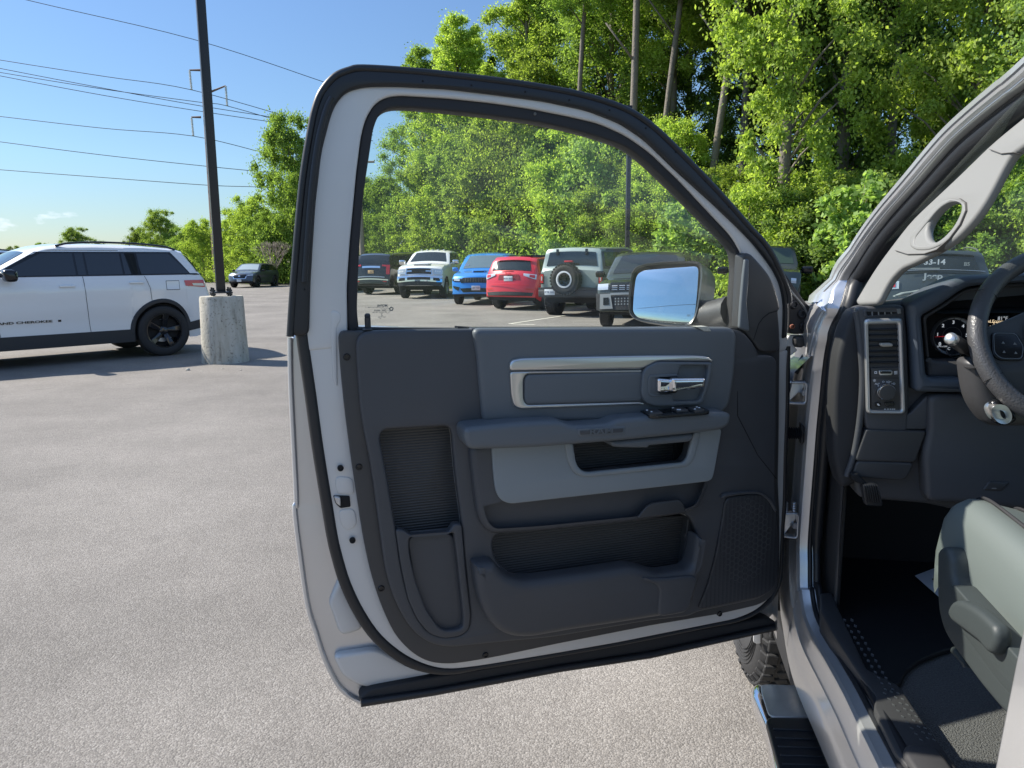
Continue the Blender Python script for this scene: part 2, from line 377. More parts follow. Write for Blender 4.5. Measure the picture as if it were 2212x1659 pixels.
# ================================================================= the silver pickup, open driver's door
T_ = Vector((.1736, .9848, 0)); R_ = Vector((.9848, -.1736, 0)); UP = Vector((0, 0, 1))
truck = empty('pickup_truck', R_*.95 + T_*1.2)
tag(truck, 'silver pickup truck with its driver door wide open, seen from beside the cab', 'pickup truck')
D = Frame((.66, 1.78, 0), (.951, .309, 0), (0, 0, 1), (.309, -.951, 0))
cB = _cv(2050, 850, 2.4578)
def dp(name, pts, back, front, m, parent, **k): return plate(name, D, pts, back, front, m, parent, **k)
UO = cW([(45,1300),(45,1185),(60,960),(95,560),(130,330),(152,230),(180,165),(230,108),(290,82),(350,73),(560,86),(800,112),(1000,138),(1200,172),(1330,205),(1450,250),(1560,325),(1700,462),(1850,620),(1960,745),(2004,790),(2050,859),(2107,990),(2114,1047),(2114,1100),(2109,1176),(2109,1300)])
SO = cW([(120,1300),(125,1150),(130,960),(150,640),(175,420),(215,265),(240,210),(280,168),(350,147),(480,145),(700,156),(900,180),(1100,207),(1280,245),(1420,300),(1520,368),(1650,495),(1800,630),(1900,725),(1964,790),(2010,847),(2056,910),(2085,973),(2099,1047),(2097,1133),(2093,1300)])
GO = cW([(285,1230),(280,980),(292,800),(320,500),(340,345),(362,270),(400,215),(445,190),(500,183),(700,195),(900,217),(1050,240),(1200,270),(1330,300),(1440,350),(1540,420),(1660,535),(1800,685),(1880,770),(1920,840),(1935,900),(1935,1230)])
GI = cW([(338,1215),(330,1150),(322,1080),(330,850),(345,620),(375,420),(390,320),(410,270),(440,243),(480,234),(560,236),(800,258),(1000,285),(1100,300),(1250,335),(1340,362),(1440,395),(1520,455),(1640,570),(1760,690),(1860,790),(1895,830),(1905,900),(1885,1150),(1883,1215)])
SKIN = cE([(60,120),(66,500),(88,900),(108,1300)]) + cG([(95,150),(130,450),(182,800),(235,980),(290,1150),(370,1310),(440,1390),(530,1440),(1100,1330),(1825,1205)]) + cH([(1200,1070),(1985,880)]) + cM([(320,1500),(335,800),(335,250)]) 
PERIM = cE([(148,118),(148,119),(150,200),(178,400),(207,600),(252,930),(312,1300),(345,1500)]) + cG([(375,470),(430,650),(520,840),(640,1010),(800,1140),(950,1205),(1100,1228),(1300,1205),(1825,1118)]) + cH([(1000,1000),(1500,900),(1750,850),(1870,795),(1960,710),(2010,580),(2020,300)]) + cM([(310,1300),(315,1000),(328,700),(335,300),(335,298)]) + cE([(560,190),(420,186),(395,119),(394,118)])
TRIM = cE([(388,168),(500,172),(1250,158)]) + cF([(92,66),(1690,60)]) + cQ([(40,1270),(100,1300),(640,1330)]) + cM([(283,320),(278,900),(272,1160)]) + cH([(2008,200),(2008,560),(1990,660),(1950,720),(1880,762),(1640,818),(1200,892),(600,1010)]) + cG([(1400,1144),(1200,1178),(1080,1189),(960,1170),(860,1110),(760,1005),(700,885),(650,765),(600,600),(560,420),(530,240)]) + cE([(520,1330),(470,1000),(430,700),(400,400)])
H_LEFT = cE([(655,880),(665,835),(700,815),(1080,793),(1115,805),(1128,840),(1150,1100),(1195,1440)]) + cG([(1212,500),(1252,880),(1236,965),(1180,1003),(1070,1015),(980,985),(905,895),(845,760),(795,550),(762,310)]) + cE([(700,1100)])
H_LOW = cF([(215,1345),(1440,1215),(1505,1370),(1500,1620),(1250,1640),(440,1680),(350,1620),(228,1510)])
H_MID = cF([(722,770),(740,905),(765,948),(805,965),(1410,903),(1435,870),(1472,725)])
# the shell
door = dp('door', SKIN, -.125, -.085, M['silver'], truck, bevel=.006, r=.08)
shell = dp('inner_shell', PERIM, -.118, -.024, M['silver_in'], door, holes=[H_LEFT, H_LOW, H_MID], bevel=.006, r=.06)
dp('window_frame', cW([(100,1250),(100,1185)])+UO[2:-1]+cW([(2109,1250)])+cW([(1935,1250)])+GO[-2::-1], -.075, -.0225, M['silver_in'], door, bevel=.005, r=.02)
dp('glass_run_channel', GO, -.07, -.030, M['rubber_m'], door, holes=[GI], bevel=.004, r=.05)
dp('window_seal', UO[1:-1]+cW([(2094,1200)])+SO[-2:1:-1]+cW([(124,1186)]), -.05, -.012, M['rubber'], door, bevel=.006, r=.02)
def dpath(pts, off): return smooth_path([D.pw(x, y, off) for x, y in fillet_px(pts)], 2)
def fillet_px(pts): return [tuple(p) for p in pts]
def mid(A, B, k=.5):
    n = min(len(A), len(B)); return [((1-k)*A[i][0]+k*B[i][0], (1-k)*A[i][1]+k*B[i][1]) for i in range(n)]
inner_line = mid(UO[1:7]+UO[7:], SO[1:7]+SO[7:], .62)
tube('outer_lip', smooth_path([D.pw(x, y, -.016) for x, y in UO[1:-3]], 4), .0075, M['rubber'], door, 8)
tube('bulb_seal', smooth_path([D.pw(x, y, -.006) for x, y in [(a*.38+b*.62, c*.38+d*.62) for (a,c),(b,d) in zip(UO[2:7], SO[2:7])]], 4), .006, M['rubber'], door, 8)
SP = smooth_path([D.pw(x, y, -.030) for x, y in cW([(98,1020),(96,1120)])+PERIM[2:-4]], 4)
tube('door_seal', SP, [max(.0062, min(.0125, .0125-.0063*((p-D.o).dot(D.ex)+.92)/.15)) for p in SP], M['rubber'], door, 12)
dp('seal_step', [(p[0]-5, p[1]+2) for p in PERIM], -.115, -.045, M['rubber_m'], door, holes=[H_LEFT, H_LOW, H_MID], bevel=.006, r=.06)
# bottom sill seal
dp('sill_seal', cG([(528,1452),(530,1402),(590,1350),(700,1328),(1000,1272),(1400,1205),(1825,1132)]) + cH([(1000,995),(1500,915),(1880,850),(1935,842),(1988,868),(1988,912),(1200,1082),(600,1184)]), -.13, -.050, M['rubber_m'], door, bevel=.006, r=.01)
tube('sill_seal_lip', [D.pw(x, y, -.045) for x, y in cG([(532,1440),(1000,1368),(1825,1215)])+cH([(1200,1072),(1980,900)])], .009, M['rubber'], door, 10)
# pressed ledges on the flange
dp('flange_pressing', cG([(345,1130),(640,1085),(860,1200),(1100,1260),(800,1315),(560,1350),(420,1280)]), -.09, -.066, M['silver_in'], door, bevel=.010, r=.02)
dp('flange_pressing', cG([(320,790),(400,600),(430,700),(560,960),(400,1010),(350,860)]), -.09, -.072, M['silver_in'], door, bevel=.008, r=.02)
# folded outer hem
tube('door_hem', smooth_path([D.pw(x, y, -.082) for x, y in cE([(70,215),(74,500),(93,900),(112,1300)])+cG([(98,150),(133,450),(185,800),(240,980),(295,1150),(375,1310),(445,1385),(528,1432)])], 4), .0055, M['silver'], door, 8)
# latch, bolts
dp('latch', cE([(352,1248),(460,1250),(466,1320),(400,1330),(368,1300)]), -.026, -.020, M['void'], door, bevel=.001, r=.003)
dp('latch_claw', cE([(356,1252),(400,1258),(402,1320),(372,1300)]), -.022, -.014, M['steel'], door, bevel=.002, r=.004)
dp('latch_recess', cE([(365,1120),(480,1130),(492,1240),(372,1236)]), -.026, -.022, M['silver_in'], door, bevel=.0015, r=.012)
dp('latch_recess', cE([(385,1340),(490,1330),(510,1440),(440,1480),(400,1430)]), -.026, -.022, M['silver_in'], door, bevel=.0015, r=.012)
dp('stamped_groove', cE([(335,30),(400,50),(405,100),(375,140),(380,540),(350,500),(335,150)]), -.027, -.0215, M['silver_in'], door, bevel=.002, r=.01)
def bolt(name, px, rad, off, m, parent, h=.006, n=20):
    a, b = D.px(px[0], px[1], off); M4 = fM(D) @ Matrix.Translation((a, b, off))
    prof = [(rad, -.004), (rad, h*.5), (rad*.8, h), (rad*.62, h), (rad*.55, h*.4), (.0001, h*.4)]
    v, f = lathe_vf([(r_, y_) for r_, y_ in prof], n, M4 @ Matrix.Rotation(R(90), 4, 'X') @ Matrix.Diagonal((1, 1, 1, 1)))
    return meshobj(name, v, f, m, parent, 40)
bolt('bolt', cE(400,1068), .0095, -.024, M['steel'], door, -.008)
bolt('bolt', cE(478,1540), .0095, -.024, M['steel'], door, -.008)
for q in (cE(400,1068), cE(478,1540)): bolt('bolt_socket', q, .0062, -.016, M['void'], door, .003)
# glass
gl = dp('window_glass', GI, -.052, -.047, M['glass_door'], door, bevel=.0002, r=.05)
dp('belt_seal', cE([(505,150),(1270,156)]) + cF([(0,64),(1700,60),(1712,75),(0,78)]) + cE([(505,172)]), -.05, -.022, M['rubber_m'], door, bevel=.002, r=.002)
# etched maker's mark, read from the inside
MK = mat('etched_print', (.10,.12,.12), .8)
def mark(s, x, y, size, bold=0):
    ct = _cv(1400, 1180, 7.373); q = ct(x, y); a, b = D.px(q[0], q[1], -.046)
    return text_on('glass_mark', s, size, fM(D) @ Matrix.Translation((a, b, -.0462)) @ Matrix.Diagonal((-1, 1, 1, 1)), MK, gl, extrude=.0002, bold=bold)
mark('MOPAR', 775, 172, .0062, .0002); mark('DOT 586 LAMINATED M900   T', 620, 222, .0034); mark('AS1 HI', 800, 266, .0034)
mark('43R - 000283', 700, 315, .0042, .0001); mark('TEMPERED TRP 099', 700, 368, .0034); mark('MFR M 900', 765, 508, .0034); mark('18 . . .', 690, 548, .0034); mark('E11', 932, 318, .0045)
def ringmark(x, y, r0):
    ct = _cv(1400, 1180, 7.373); q = ct(x, y); a, b = D.px(q[0], q[1], -.046)
    prism('glass_mark', [[(a+r0*math.cos(t*.4488), b+r0*math.sin(t*.4488)) for t in range(14)], [(a+r0*.88*math.cos(t*.4488), b+r0*.88*math.sin(t*.4488)) for t in range(14)]], -.0465, -.046, fM(D), MK, gl, bevel=.0001, r=0)
ringmark(932, 318, .0052)
q = _cv(1400, 1180, 7.373)(1040, 268); a, b = D.px(q[0], q[1], -.046)
prism('glass_mark', [[(a+.005*math.sin(k*1.2566), b+.005*math.cos(k*1.2566)) for k in range(5)], [(a+(.0035 if k % 2 == 0 else .0014)*math.sin(k*.6283), b+(.0035 if k % 2 == 0 else .0014)*math.cos(k*.6283)) for k in range(10)]], -.0465, -.046, fM(D), MK, gl, bevel=.0001, r=0)
for tri in ([(720,400),(805,405),(775,415),(755,438),(745,415)], [(720,480),(805,474),(780,462),(775,442),(750,466)]):
    dp('glass_mark', _cv(1400, 1180, 7.373)(tri), -.0465, -.046, MK, gl, bevel=.0001, r=0)
# ---- trim panel with its pockets
trim = dp('trim_panel', TRIM, -.024, -.004, M['char2'], door, holes=[H_LEFT, H_LOW, H_MID], bevel=.003, r=.03)
RAIS = cE([(497,182),(700,166),(1250,160)]) + cF([(92,68),(1690,62),(1722,75)]) + cQ([(100,1310),(235,1460),(330,1640)]) + cM([(140,330),(268,330),(262,900),(255,1150)]) + cH([(1990,200),(1990,560),(1970,660),(1890,725),(1500,806),(1440,835),(1200,862),(600,965)]) + cG([(1400,1050),(1120,1080),(1000,1062),(900,1002),(820,902),(740,742),(690,560)]) + cE([(660,1500),(600,1060),(530,700),(508,400)])
dp('door_card', RAIS, -.006, .010, M['char'], trim, holes=[H_LEFT, H_LOW, H_MID], bevel=.006, r=.03)
dp('pocket_back', cE([(640,790),(1150,770),(1290,1659),(760,1659)]), -.062, -.045, M['ribs'], trim, bevel=.001)
dp('pocket_back', cF([(190,1330),(1445,1230),(1395,1720),(190,1720)]), -.060, -.045, M['ribs'], trim, bevel=.001)
dp('pocket_side', cF([(1440,1225),(1530,1300),(1530,1720),(1385,1720)]), -.060, -.022, M['char2'], trim, bevel=.004)
dp('pocket_back', cF([(700,740),(1360,740),(1340,980),(700,990)]), -.050, -.036, M['ribs'], trim, bevel=.001)
dp('pocket_side', cF([(1360,730),(1500,720),(1440,960),(1335,960)]), -.050, -.030, M['void'], trim, bevel=.002)
# left bottle pocket
pk = dp('bottle_pocket', cG([(762,318),(775,308),(812,312),(860,348),(1110,326),(1135,280),(1155,270),(1192,275),(1212,500),(1254,880),(1238,967),(1180,1006),(1070,1020),(980,990),(903,900),(842,765),(795,550)]), -.010, .014, M['char'], trim, holes=[cG([(845,356),(1118,334),(1140,330),(1162,500),(1203,880),(1198,945),(1170,962),(1090,972),(1040,950),(960,835),(892,655),(850,470)])], bevel=.004, r=.012)
dp('pocket_scoop', cG([(835,352),(1135,330),(1168,500),(1210,900),(1190,970),(1060,975),(950,860),(880,655)]), -.025, .0, M['char'], pk, bevel=.003, r=.02)
# lower console shell and grey insert
sh = dp('console_shell', cF([(82,800),(100,1000),(130,1230),(165,1312),(225,1356),(520,1337),(1100,1277),(1430,1227),(1512,1190),(1575,1040),(1650,700),(1640,640),(200,780)]), -.006, .034, M['char'], trim, holes=[H_MID], bevel=.014, r=.025, seg=3)
dp('console_dimple', cF([(1115,1255),(1180,1175),(1215,1155),(1380,1135),(1405,1150),(1428,1215)]), .03, .0375, M['char2'], sh, bevel=.003, r=.01)
gi = dp('grey_insert', cF([(215,800),(230,1000),(242,1085),(270,1138),(330,1162),(1560,1022),(1588,1008),(1600,970),(1650,690),(1475,712),(1436,872),(1412,905),(808,967),(762,950),(737,905),(720,775)]), .030, .041, M['grey_in'], sh, bevel=.003, r=.012)
dp('insert_bezel', cF([(668,780),(722,775),(742,905),(768,948),(808,965),(1412,903),(1436,870),(1475,712),(1520,708),(1480,880),(1440,930),(800,998),(730,975),(690,900)]), .036, .046, M['grey_in'], gi, bevel=.0045, r=.02)
# lower pocket front
dp('lower_pocket', cH([(112,520),(150,515),(240,502),(280,560),(320,592),(400,620),(500,614),(800,575),(1060,535),(1110,535),(1180,548),(1260,580),(1380,562),(1470,545),(1492,440),(1506,335),(1540,350),(1562,390),(1520,600),(1490,720),(1450,812),(1250,850),(1000,890),(700,935),(450,980),(330,970),(230,912),(165,805),(128,680)]), -.008, .055, M['char'], trim, bevel=.020, r=.05, seg=4)
dp('pocket_bulge', cH([(1130,595),(1265,645),(1250,842),(1440,808),(1470,700),(1500,600),(1470,580),(1270,600)]), .045, .060, M['char'], trim, bevel=.006, r=.02)
# slate upper pad
up = dp('upper_pad', cF([(92,70),(1690,62),(1722,70),(1748,110),(1735,350),(1700,560),(1600,640),(240,655),(165,655),(150,500),(125,200)]), -.004, .026, M['slate'], trim, bevel=.012, r=.02, seg=4)
dp('label_tag', cF([(1488,58),(1560,56),(1582,86),(1540,86)]), .0, .0268, mat('worn_label', (.45,.44,.38), .8, var=.5, vscale=260), up, bevel=.0003, r=0)
dp('silver_bezel', cF([(327,333),(329,290),(345,265),(400,253),(800,243),(1200,236),(1480,236),(1560,242),(1595,265),(1590,278),(1250,275),(1180,310),(1150,322)]), .02, .034, M['satin'], up, bevel=.005, r=.008)
dp('silver_bezel', cF([(330,338),(1150,328),(1150,340),(440,350),(418,370),(412,400),(414,510),(430,545),(1150,526),(1170,540),(390,571),(352,550),(338,480)]), .02, .033, M['satin'], up, bevel=.003, r=.008)
dp('pad_insert', cF([(420,380),(442,352),(1160,332),(1160,524),(432,547),(418,515)]), .02, .033, M['slate'], up, bevel=.006, r=.012)
hb = dp('handle_bezel', cF([(1180,312),(1250,276),(1590,281),(1592,320),(1570,420),(1530,532),(1510,546),(1230,556),(1172,531),(1146,480),(1157,350)]), .02, .040, M['slate'], up, holes=[cF([(1250,370),(1378,362),(1382,300),(1560,300),(1565,330),(1535,460),(1510,520),(1345,520),(1345,478),(1250,474)])], bevel=.004, r=.012)
dp('handle_recess', cF([(1240,280),(1580,280),(1540,540),(1240,540)]), .022, .027, M['slate'], hb, bevel=.001)
dp('handle_recess', cF([(1238,365),(1372,358),(1372,470),(1238,478)]), .022, .029, M['void'], hb, bevel=.001, r=.008)
dp('bezel_rib', cF([(1188,385),(1200,360),(1240,356),(1372,352),(1372,368),(1245,372),(1210,376),(1205,470),(1230,484),(1340,478),(1340,490),(1215,496),(1190,478)]), .036, .0425, M['slate'], hb, bevel=.0015, r=.004)
hd = dp('inner_handle', cF([(1252,388),(1262,380),(1345,386),(1345,466),(1262,472),(1250,462)]), .03, .056, M['chrome'], up, bevel=.007, r=.006, seg=4)
dp('handle_lever', cF([(1342,386),(1350,379),(1552,377),(1548,440),(1500,448),(1350,460),(1342,464)]), .045, .066, M['chrome'], hd, bevel=.008, r=.006, seg=4)
# armrest
AR = cF([(45,712),(60,690),(90,682),(330,658),(600,642),(640,645),(730,676),(950,660),(1005,632),(1130,622),(1560,585),(1680,590),(1712,605),(1706,650),(1690,680),(1650,702),(1500,722),(1000,772),(500,812),(100,827),(70,812),(50,770)])
arm = dp('armrest', AR, .0, .078, M['slate'], trim, bevel=.012, r=.014, seg=5)
bd = dp('badge', cF([(748,700),(760,692),(1040,677),(1050,686),(1046,720),(1035,728),(762,742),(750,732)]), .07, .0795, M['slate'], arm, bevel=.002, r=.005)
dp('badge_field', cF([(762,703),(1038,687),(1034,716),(764,732)]), .07, .0800, M['char'], bd, bevel=.0015, r=.003)
qa = D.px(*cF(898,709), .08); qb = D.px(*cF(1000,703.5), .08)
ang = math.atan2(qb[1]-qa[1], qb[0]-qa[0])
text_on('badge_letters', 'RAM', .017, fM(D) @ Matrix.Translation((*qa, .0803)) @ Matrix.Rotation(ang, 4, 'Z'), M['slate'], bd, extrude=.0008, sx=1.6, bold=.0002)
dp('pull_grip', cF([(950,772),(1480,722),(1465,765),(1440,778),(1200,800),(1190,815),(1010,812),(965,805)]), .0, .062, M['slate'], arm, bevel=.008, r=.01)
# window switches on the armrest top
zt = D.px(*cF(1300,600), .06)[1] + .0012
TP = Frame((D.o.x, D.o.y, zt), D.ex, -D.ez, UP)
TPM = fM(TP)
sw = plate('switch_panel', TP, cF([(1133,577),(1160,568),(1395,546),(1500,546),(1573,578),(1560,586),(1250,609),(1190,608)]), -.004, .003, M['black'], arm, bevel=.001, r=.01)
for pts in ([(1160,572),(1240,566),(1280,590),(1200,598)], [(1330,560),(1400,553),(1440,574),(1370,580)], [(1430,556),(1490,551),(1540,572),(1480,578)]):
    plate('switch', TP, cF(pts), .002, .008, M['char2'], sw, bevel=.0015, r=.003)
for x, y in ((1180,575),(1208,585),(1342,560),(1372,572),(1385,572),(1490,555),(1505,560),(1478,568)):
    plate('switch_mark', TP, cF([(x-6,y-2),(x+6,y-3),(x+8,y+2),(x-4,y+3)]), .007, .0085, M['white'], sw, bevel=.0001, r=0)
# speaker grille
SPK = cH([(1690,92),(1780,78),(1880,70),(1950,100),(1992,170),(2000,300),(2000,560),(1975,665),(1890,715),(1700,755),(1520,792),(1503,780),(1560,640),(1610,450),(1650,230),(1668,120)])
spk = dp('speaker_grille', SPK, .0, .016, M['perf'], trim, bevel=.004, r=.02)
# hexagon tracery on the grille
vs = []; fs = []
c0 = D.px(*cH(1800,370), .017); rx = abs(D.px(*cH(1950,370), .017)[0]-c0[0]); ry = abs(D.px(*cH(1800,640), .017)[1]-c0[1])
hx = .0085
for i in range(-12, 13):
    for j in range(-16, 17):
        cx = c0[0]+i*hx*1.5; cy = c0[1]+(j+(i % 2)*.5)*hx*1.732
        if ((cx-c0[0])/rx)**2+((cy-c0[1])/ry)**2 > .92: continue
        b0 = len(vs)
        for k in range(6):
            an = k*math.pi/3
            for rr in (hx*.99, hx*.80): vs.append(D.w(cx+rr*math.cos(an), cy+rr*math.sin(an), .0166))
        for k in range(6):
            k2 = (k+1) % 6; fs.append((b0+2*k, b0+2*k2, b0+2*k2+1, b0+2*k+1))
meshobj('grille_tracery', vs, fs, mat('grille_lines', (.055,.056,.06), .5), spk, 0)
dp('panel_seam', cF([(1742,460),(1746,460),(1748,610),(1873,855),(1990,1003),(1986,1006),(1868,858),(1742,612)]), .0, .0104, M['void'], trim, bevel=.0002, r=0)
dp('speaker_surround', cF([(1640,1130),(1660,1100),(1740,1085),(1900,1082),(1990,1160),(1990,1230),(1940,1140),(1880,1098),(1780,1105),(1690,1120)]), .0, .02, M['char'], trim, bevel=.006, r=.02)
# sail panel by the mirror
sail = dp('sail_panel', cQ([(100,200),(150,165),(215,185),(300,270),(480,480),(560,650),(620,850),(640,985),(612,1010),(636,1320),(636,1608),(350,1618),(240,1440),(100,1300),(40,1270),(60,900)]), -.03, .006, M['char2'], door, bevel=.006, r=.02)
dp('sail_pad', cQ([(130,262),(165,250),(192,275),(182,600),(155,900),(200,1320),(100,1290),(48,1260),(72,900),(105,500)]), .0, .012, M['slate'], sail, bevel=.004, r=.01)
dp('sail_seam', cQ([(600,1000),(590,1020),(480,1050),(390,1120),(330,1200),(255,1430),(245,1430),(320,1195),(380,1110),(470,1035)]), .0, .0065, M['void'], sail, bevel=.0002, r=0)
tri = dp('frame_corner', cQ([(560,250),(620,330),(1000,880),(1085,960),(1112,1100),(1112,1345),(750,1352),(768,1100),(765,900),(740,700),(640,430)]), -.085, -.055, M['rubber_m'], door, bevel=.004, r=.02)
tube('corner_lip', smooth_path([D.pw(x, y, -.055) for x, y in cQ([(720,640),(800,740),(900,860),(990,980),(1030,1080),(1035,1200),(1032,1340)])], 4), .003, M['ltgrey'], tri, 6)
for x, y in ((828,918),(930,1055),(958,1240)):
    bolt('rubber_plug', cQ(x, y), .011, -.056, M['rubber'], tri, .006)
bolt('rusty_clip', cQ(795,1235), .006, -.056, M['rust'], tri, .008, 8)
dp('corner_bracket', cQ([(748,1365),(1030,1360),(1030,1400),(900,1400),(850,1450),(850,1540),(900,1580),(800,1659),(748,1659)]), -.09, -.065, M['silver_in'], door, bevel=.003, r=.01)
dp('corner_block', cQ([(885,1385),(1000,1380),(1025,1400),(1015,1490),(970,1550),(900,1545),(868,1500),(868,1420)]), -.085, -.050, M['char2'], door, bevel=.005, r=.01)
tube('corner_seal', smooth_path([D.pw(x, y, -.06) for x, y in cQ([(1095,1340),(1090,1450),(1060,1560),(1000,1659),(920,1790),(850,1900)])], 4), .009, M['rubber'], door, 8)
# trim screws, lock pin
for q in (cE(440,340), cE(520,1058), cG(665,690), cG(1345,1125), cH(1632,815)):
    bolt('trim_screw', q, .007, -.005, M['black'], trim, .004)
for x, y in ((1060,262),):
    bolt('frame_pin', cW(x, y), .003, -.03, M['ltgrey'], door, .003, 10)
ct = _cv(1400, 1180, 7.373)
p0 = D.pw(*ct(362, 900), -.03); p1 = D.pw(*ct(356, 395), -.03)
prof = [(.0001, 0), (.0055, 0), (.0055, .004)] + [(.0055 if i % 2 else .0046, .020+.0032*i) for i in range(0)]
hh = (p1-p0).length
pr = [(.0062, 0), (.0062, hh*.72)] + [(.0052 if i % 2 else .0064, hh*(.74+.035*i)) for i in range(5)] + [(.0050, hh*.95), (.003, hh), (.0001, hh)]
v, f = lathe_vf(pr, 16, Matrix.Translation(p0) @ Matrix.Rotation(R(90), 4, 'X'))
meshobj('lock_pin', v, f, M['char2'], door, 50)
dp('lock_collar', ct([(215,870),(320,855),(505,862),(510,885),(230,890)]), -.04, -.002, M['char2'], door, bevel=.002, r=.002)
# small vent holes in the seal
for q in [(160,435),(135,630),(118,815),(105,990),(595,125),(797,143),(1020,170),(1203,204),(1370,246),(1521,320),(1645,420),(1768,541),(1865,648),(1955,750)]:
    a = cW(*q); bolt('seal_hole', a, .0018, -.0115, M['void'], door, .001, 8)
# ---- door mirror
mc = D.pw(*cB(1400,760), -.20)
mn = (-D.ex*.60 + D.ez*.80); mn.z = .17; mn.normalize()
mx_ = UP.cross(mn).normalized(); my_ = mn.cross(mx_)
MF = Frame(mc, mx_, my_, mn)
RIM = cB([(1045,900),(1043,700),(1075,545),(1112,492),(1200,462),(1400,441),(1680,434),(1730,445),(1757,480),(1766,560),(1750,700),(1720,900),(1692,990),(1650,1050),(1600,1074),(1400,1060),(1150,1020),(1080,985),(1050,940)])
MG = cB([(1085,930),(1095,750),(1115,600),(1140,555),(1200,525),(1400,508),(1680,488),(1710,495),(1722,530),(1712,700),(1700,850),(1680,980),(1650,1030),(1590,1048),(1300,1025),(1130,985)])
l0 = fillet([MF.px(x, y) for x, y in RIM], .02)
cx = sum(p.x for p in l0)/len(l0); cy = sum(p.y for p in l0)/len(l0)
vs = []; fs = []; nl = len(l0)
for off, sc_, dx in ((-.004,.93,0),(0,.985,0),(-.006,1.0,0),(-.04,1.0,.006),(-.09,.97,.02),(-.125,.86,.035),(-.14,.6,.04),(-.145,.1,.04)):
    for p in l0: vs.append(MF.w(cx+(p.x-cx)*sc_+dx, cy+(p.y-cy)*sc_, off))
for i in range(7):
    for k in range(nl): fs.append((i*nl+k, i*nl+(k+1) % nl, (i+1)*nl+(k+1) % nl, (i+1)*nl+k))
mir = meshobj('door_mirror', vs, fs, mat('mirror_housing', (.035,.04,.042), .3, coat=.4), door, 50)
plate('mirror_bed', MF, RIM, -.03, -.006, M['void'], mir, bevel=.002, r=.02)
plate('mirror_glass', MF, MG, -.008, -.003, M['mirror'], mir, bevel=.0006, r=.02)
a0 = mc + MF.ez*-.07 + MF.ex*.06 + UP*-.05; a1 = D.pw(*cB(2060,930), -.07)
tube('mirror_arm', smooth_path([a0, a0.lerp(a1, .5)+UP*-.005, a1], 5), [.042]*11, M['char2'], mir, 12)
for dx in (0,):
    qh = MF.px(*cB(1625,962), 0)
    text_on('heater_mark', 'm', .012, fM(MF) @ Matrix.Translation((*qh, -.0022)), MK, mir, extrude=.0001)
# door hinges and check strap at the pillar
def bracket(pts, inner, name):
    o = plate(name, HG, cM(pts), -.012, .012, M['steel'], truck, holes=[cM(inner)], bevel=.002, r=.006)
    plate('hinge_leaf', HG, cM([(pts[0][0], pts[0][1]+6), (inner[1][0], inner[1][1]-2), (inner[2][0], inner[2][1]), (pts[0][0], pts[-1][1]-6)]), -.016, -.008, M['steel'], o, bevel=.001, r=.003)
    return o
HG = Frame(D.w(.03, 0, -.05), R_, UP, -T_)
h1 = bracket([(330,500),(455,502),(470,520),(462,640),(448,658),(330,650)], [(336,516),(445,516),(452,530),(446,632),(438,640),(336,636)], 'hinge')
h2 = bracket([(302,1362),(395,1362),(411,1378),(405,1520),(392,1532),(302,1520)], [(308,1374),(388,1374),(398,1384),(392,1510),(384,1518),(308,1508)], 'hinge')
for hh_, (x, y) in ((h1,(434,574)),(h2,(375,1442))):
    p = HG.pw(*cM(x, y), 0); v, f = lathe_vf([(.0001,.008),(.006,.008),(.0075,.005),(.0075,-.005),(.0001,-.005)], 6, Matrix.Translation(p) @ Matrix.Rotation(R(10), 4, 'Z')); meshobj('hinge_bolt', v, f, M['steel'], hh_, 30)
for x, y0, y1 in ((375,1290,1362),(322,1285,1370)):
    tube('hinge_spring', [HG.pw(*cM(x, y0+(y1-y0)*i/14), 0) for i in range(15)], [.006 if i % 3 else .0035 for i in range(15)], M['steel'], h2, 12)
bt = [HG.pw(*cM(x, 838), 0) for x in np.linspace(325, 440, 17)]
tube('check_strap_boot', bt, [.016 if i % 2 else .0115 for i in range(17)], M['rubber'], truck, 14)
plate('boot_flange', HG, cM([(420,770),(448,800),(444,905),(420,915)]), -.012, .012, M['rubber'], truck, bevel=.003, r=.006)
# ================================================================= cab body around the opening
def s_edge(z): return .44 + max(0, z-1.30)*.30
def side_pt(x, y, s_off=0.0):
    """where the ray meets the cab side surface"""
    z = 1.2
    for _ in range(12):
        s = s_edge(z)+s_off; d = ray(x, y); t = s/d.dot(R_); p = CAM + d*t; z = .5*z+.5*p.z
    return p
EDGE = cL([(1330,205),(1214,290),(1030,430),(850,580),(720,715),(600,850),(500,960),(400,1070),(310,1180),(230,1290),(160,1400),(100,1500)]) + cI([(790,580),(735,680),(700,800),(680,900),(660,1050),(640,1250),(620,1450),(605,1640)]) + cJ([(592,800),(590,1000),(592,1200)]) + cK([(735,40),(748,130),(772,230),(830,350),(960,560),(1080,760),(1180,950),(1370,1300),(1500,1540)])
EP = [side_pt(x, y) for x, y in EDGE]
e2 = [(p.dot(T_), p.z) for p in EP]
top_t, top_z = e2[0]
e2 = [(top_t-.55, top_z+.09), (top_t-.28, top_z+.075)] + e2
last = e2[-1]; e2 += [(.45, last[1]), (.2, last[1])]
path2 = [Vector(p) for p in smooth_path([(a, b, 0) for a, b in e2], 3)]
N2 = []
for i in range(len(path2)):
    t = (path2[min(i+1, len(path2)-1)]-path2[max(i-1, 0)]).normalized()
    N2.append(Vector((-t.y, t.x, 0)))       # away from the opening
if N2[len(N2)//2].x < 0: N2 = [-n for n in N2]
for _ in range(2): N2 = [(N2[max(i-1,0)]+N2[i]+N2[min(i+1,len(N2)-1)]).normalized() for i in range(len(N2))]
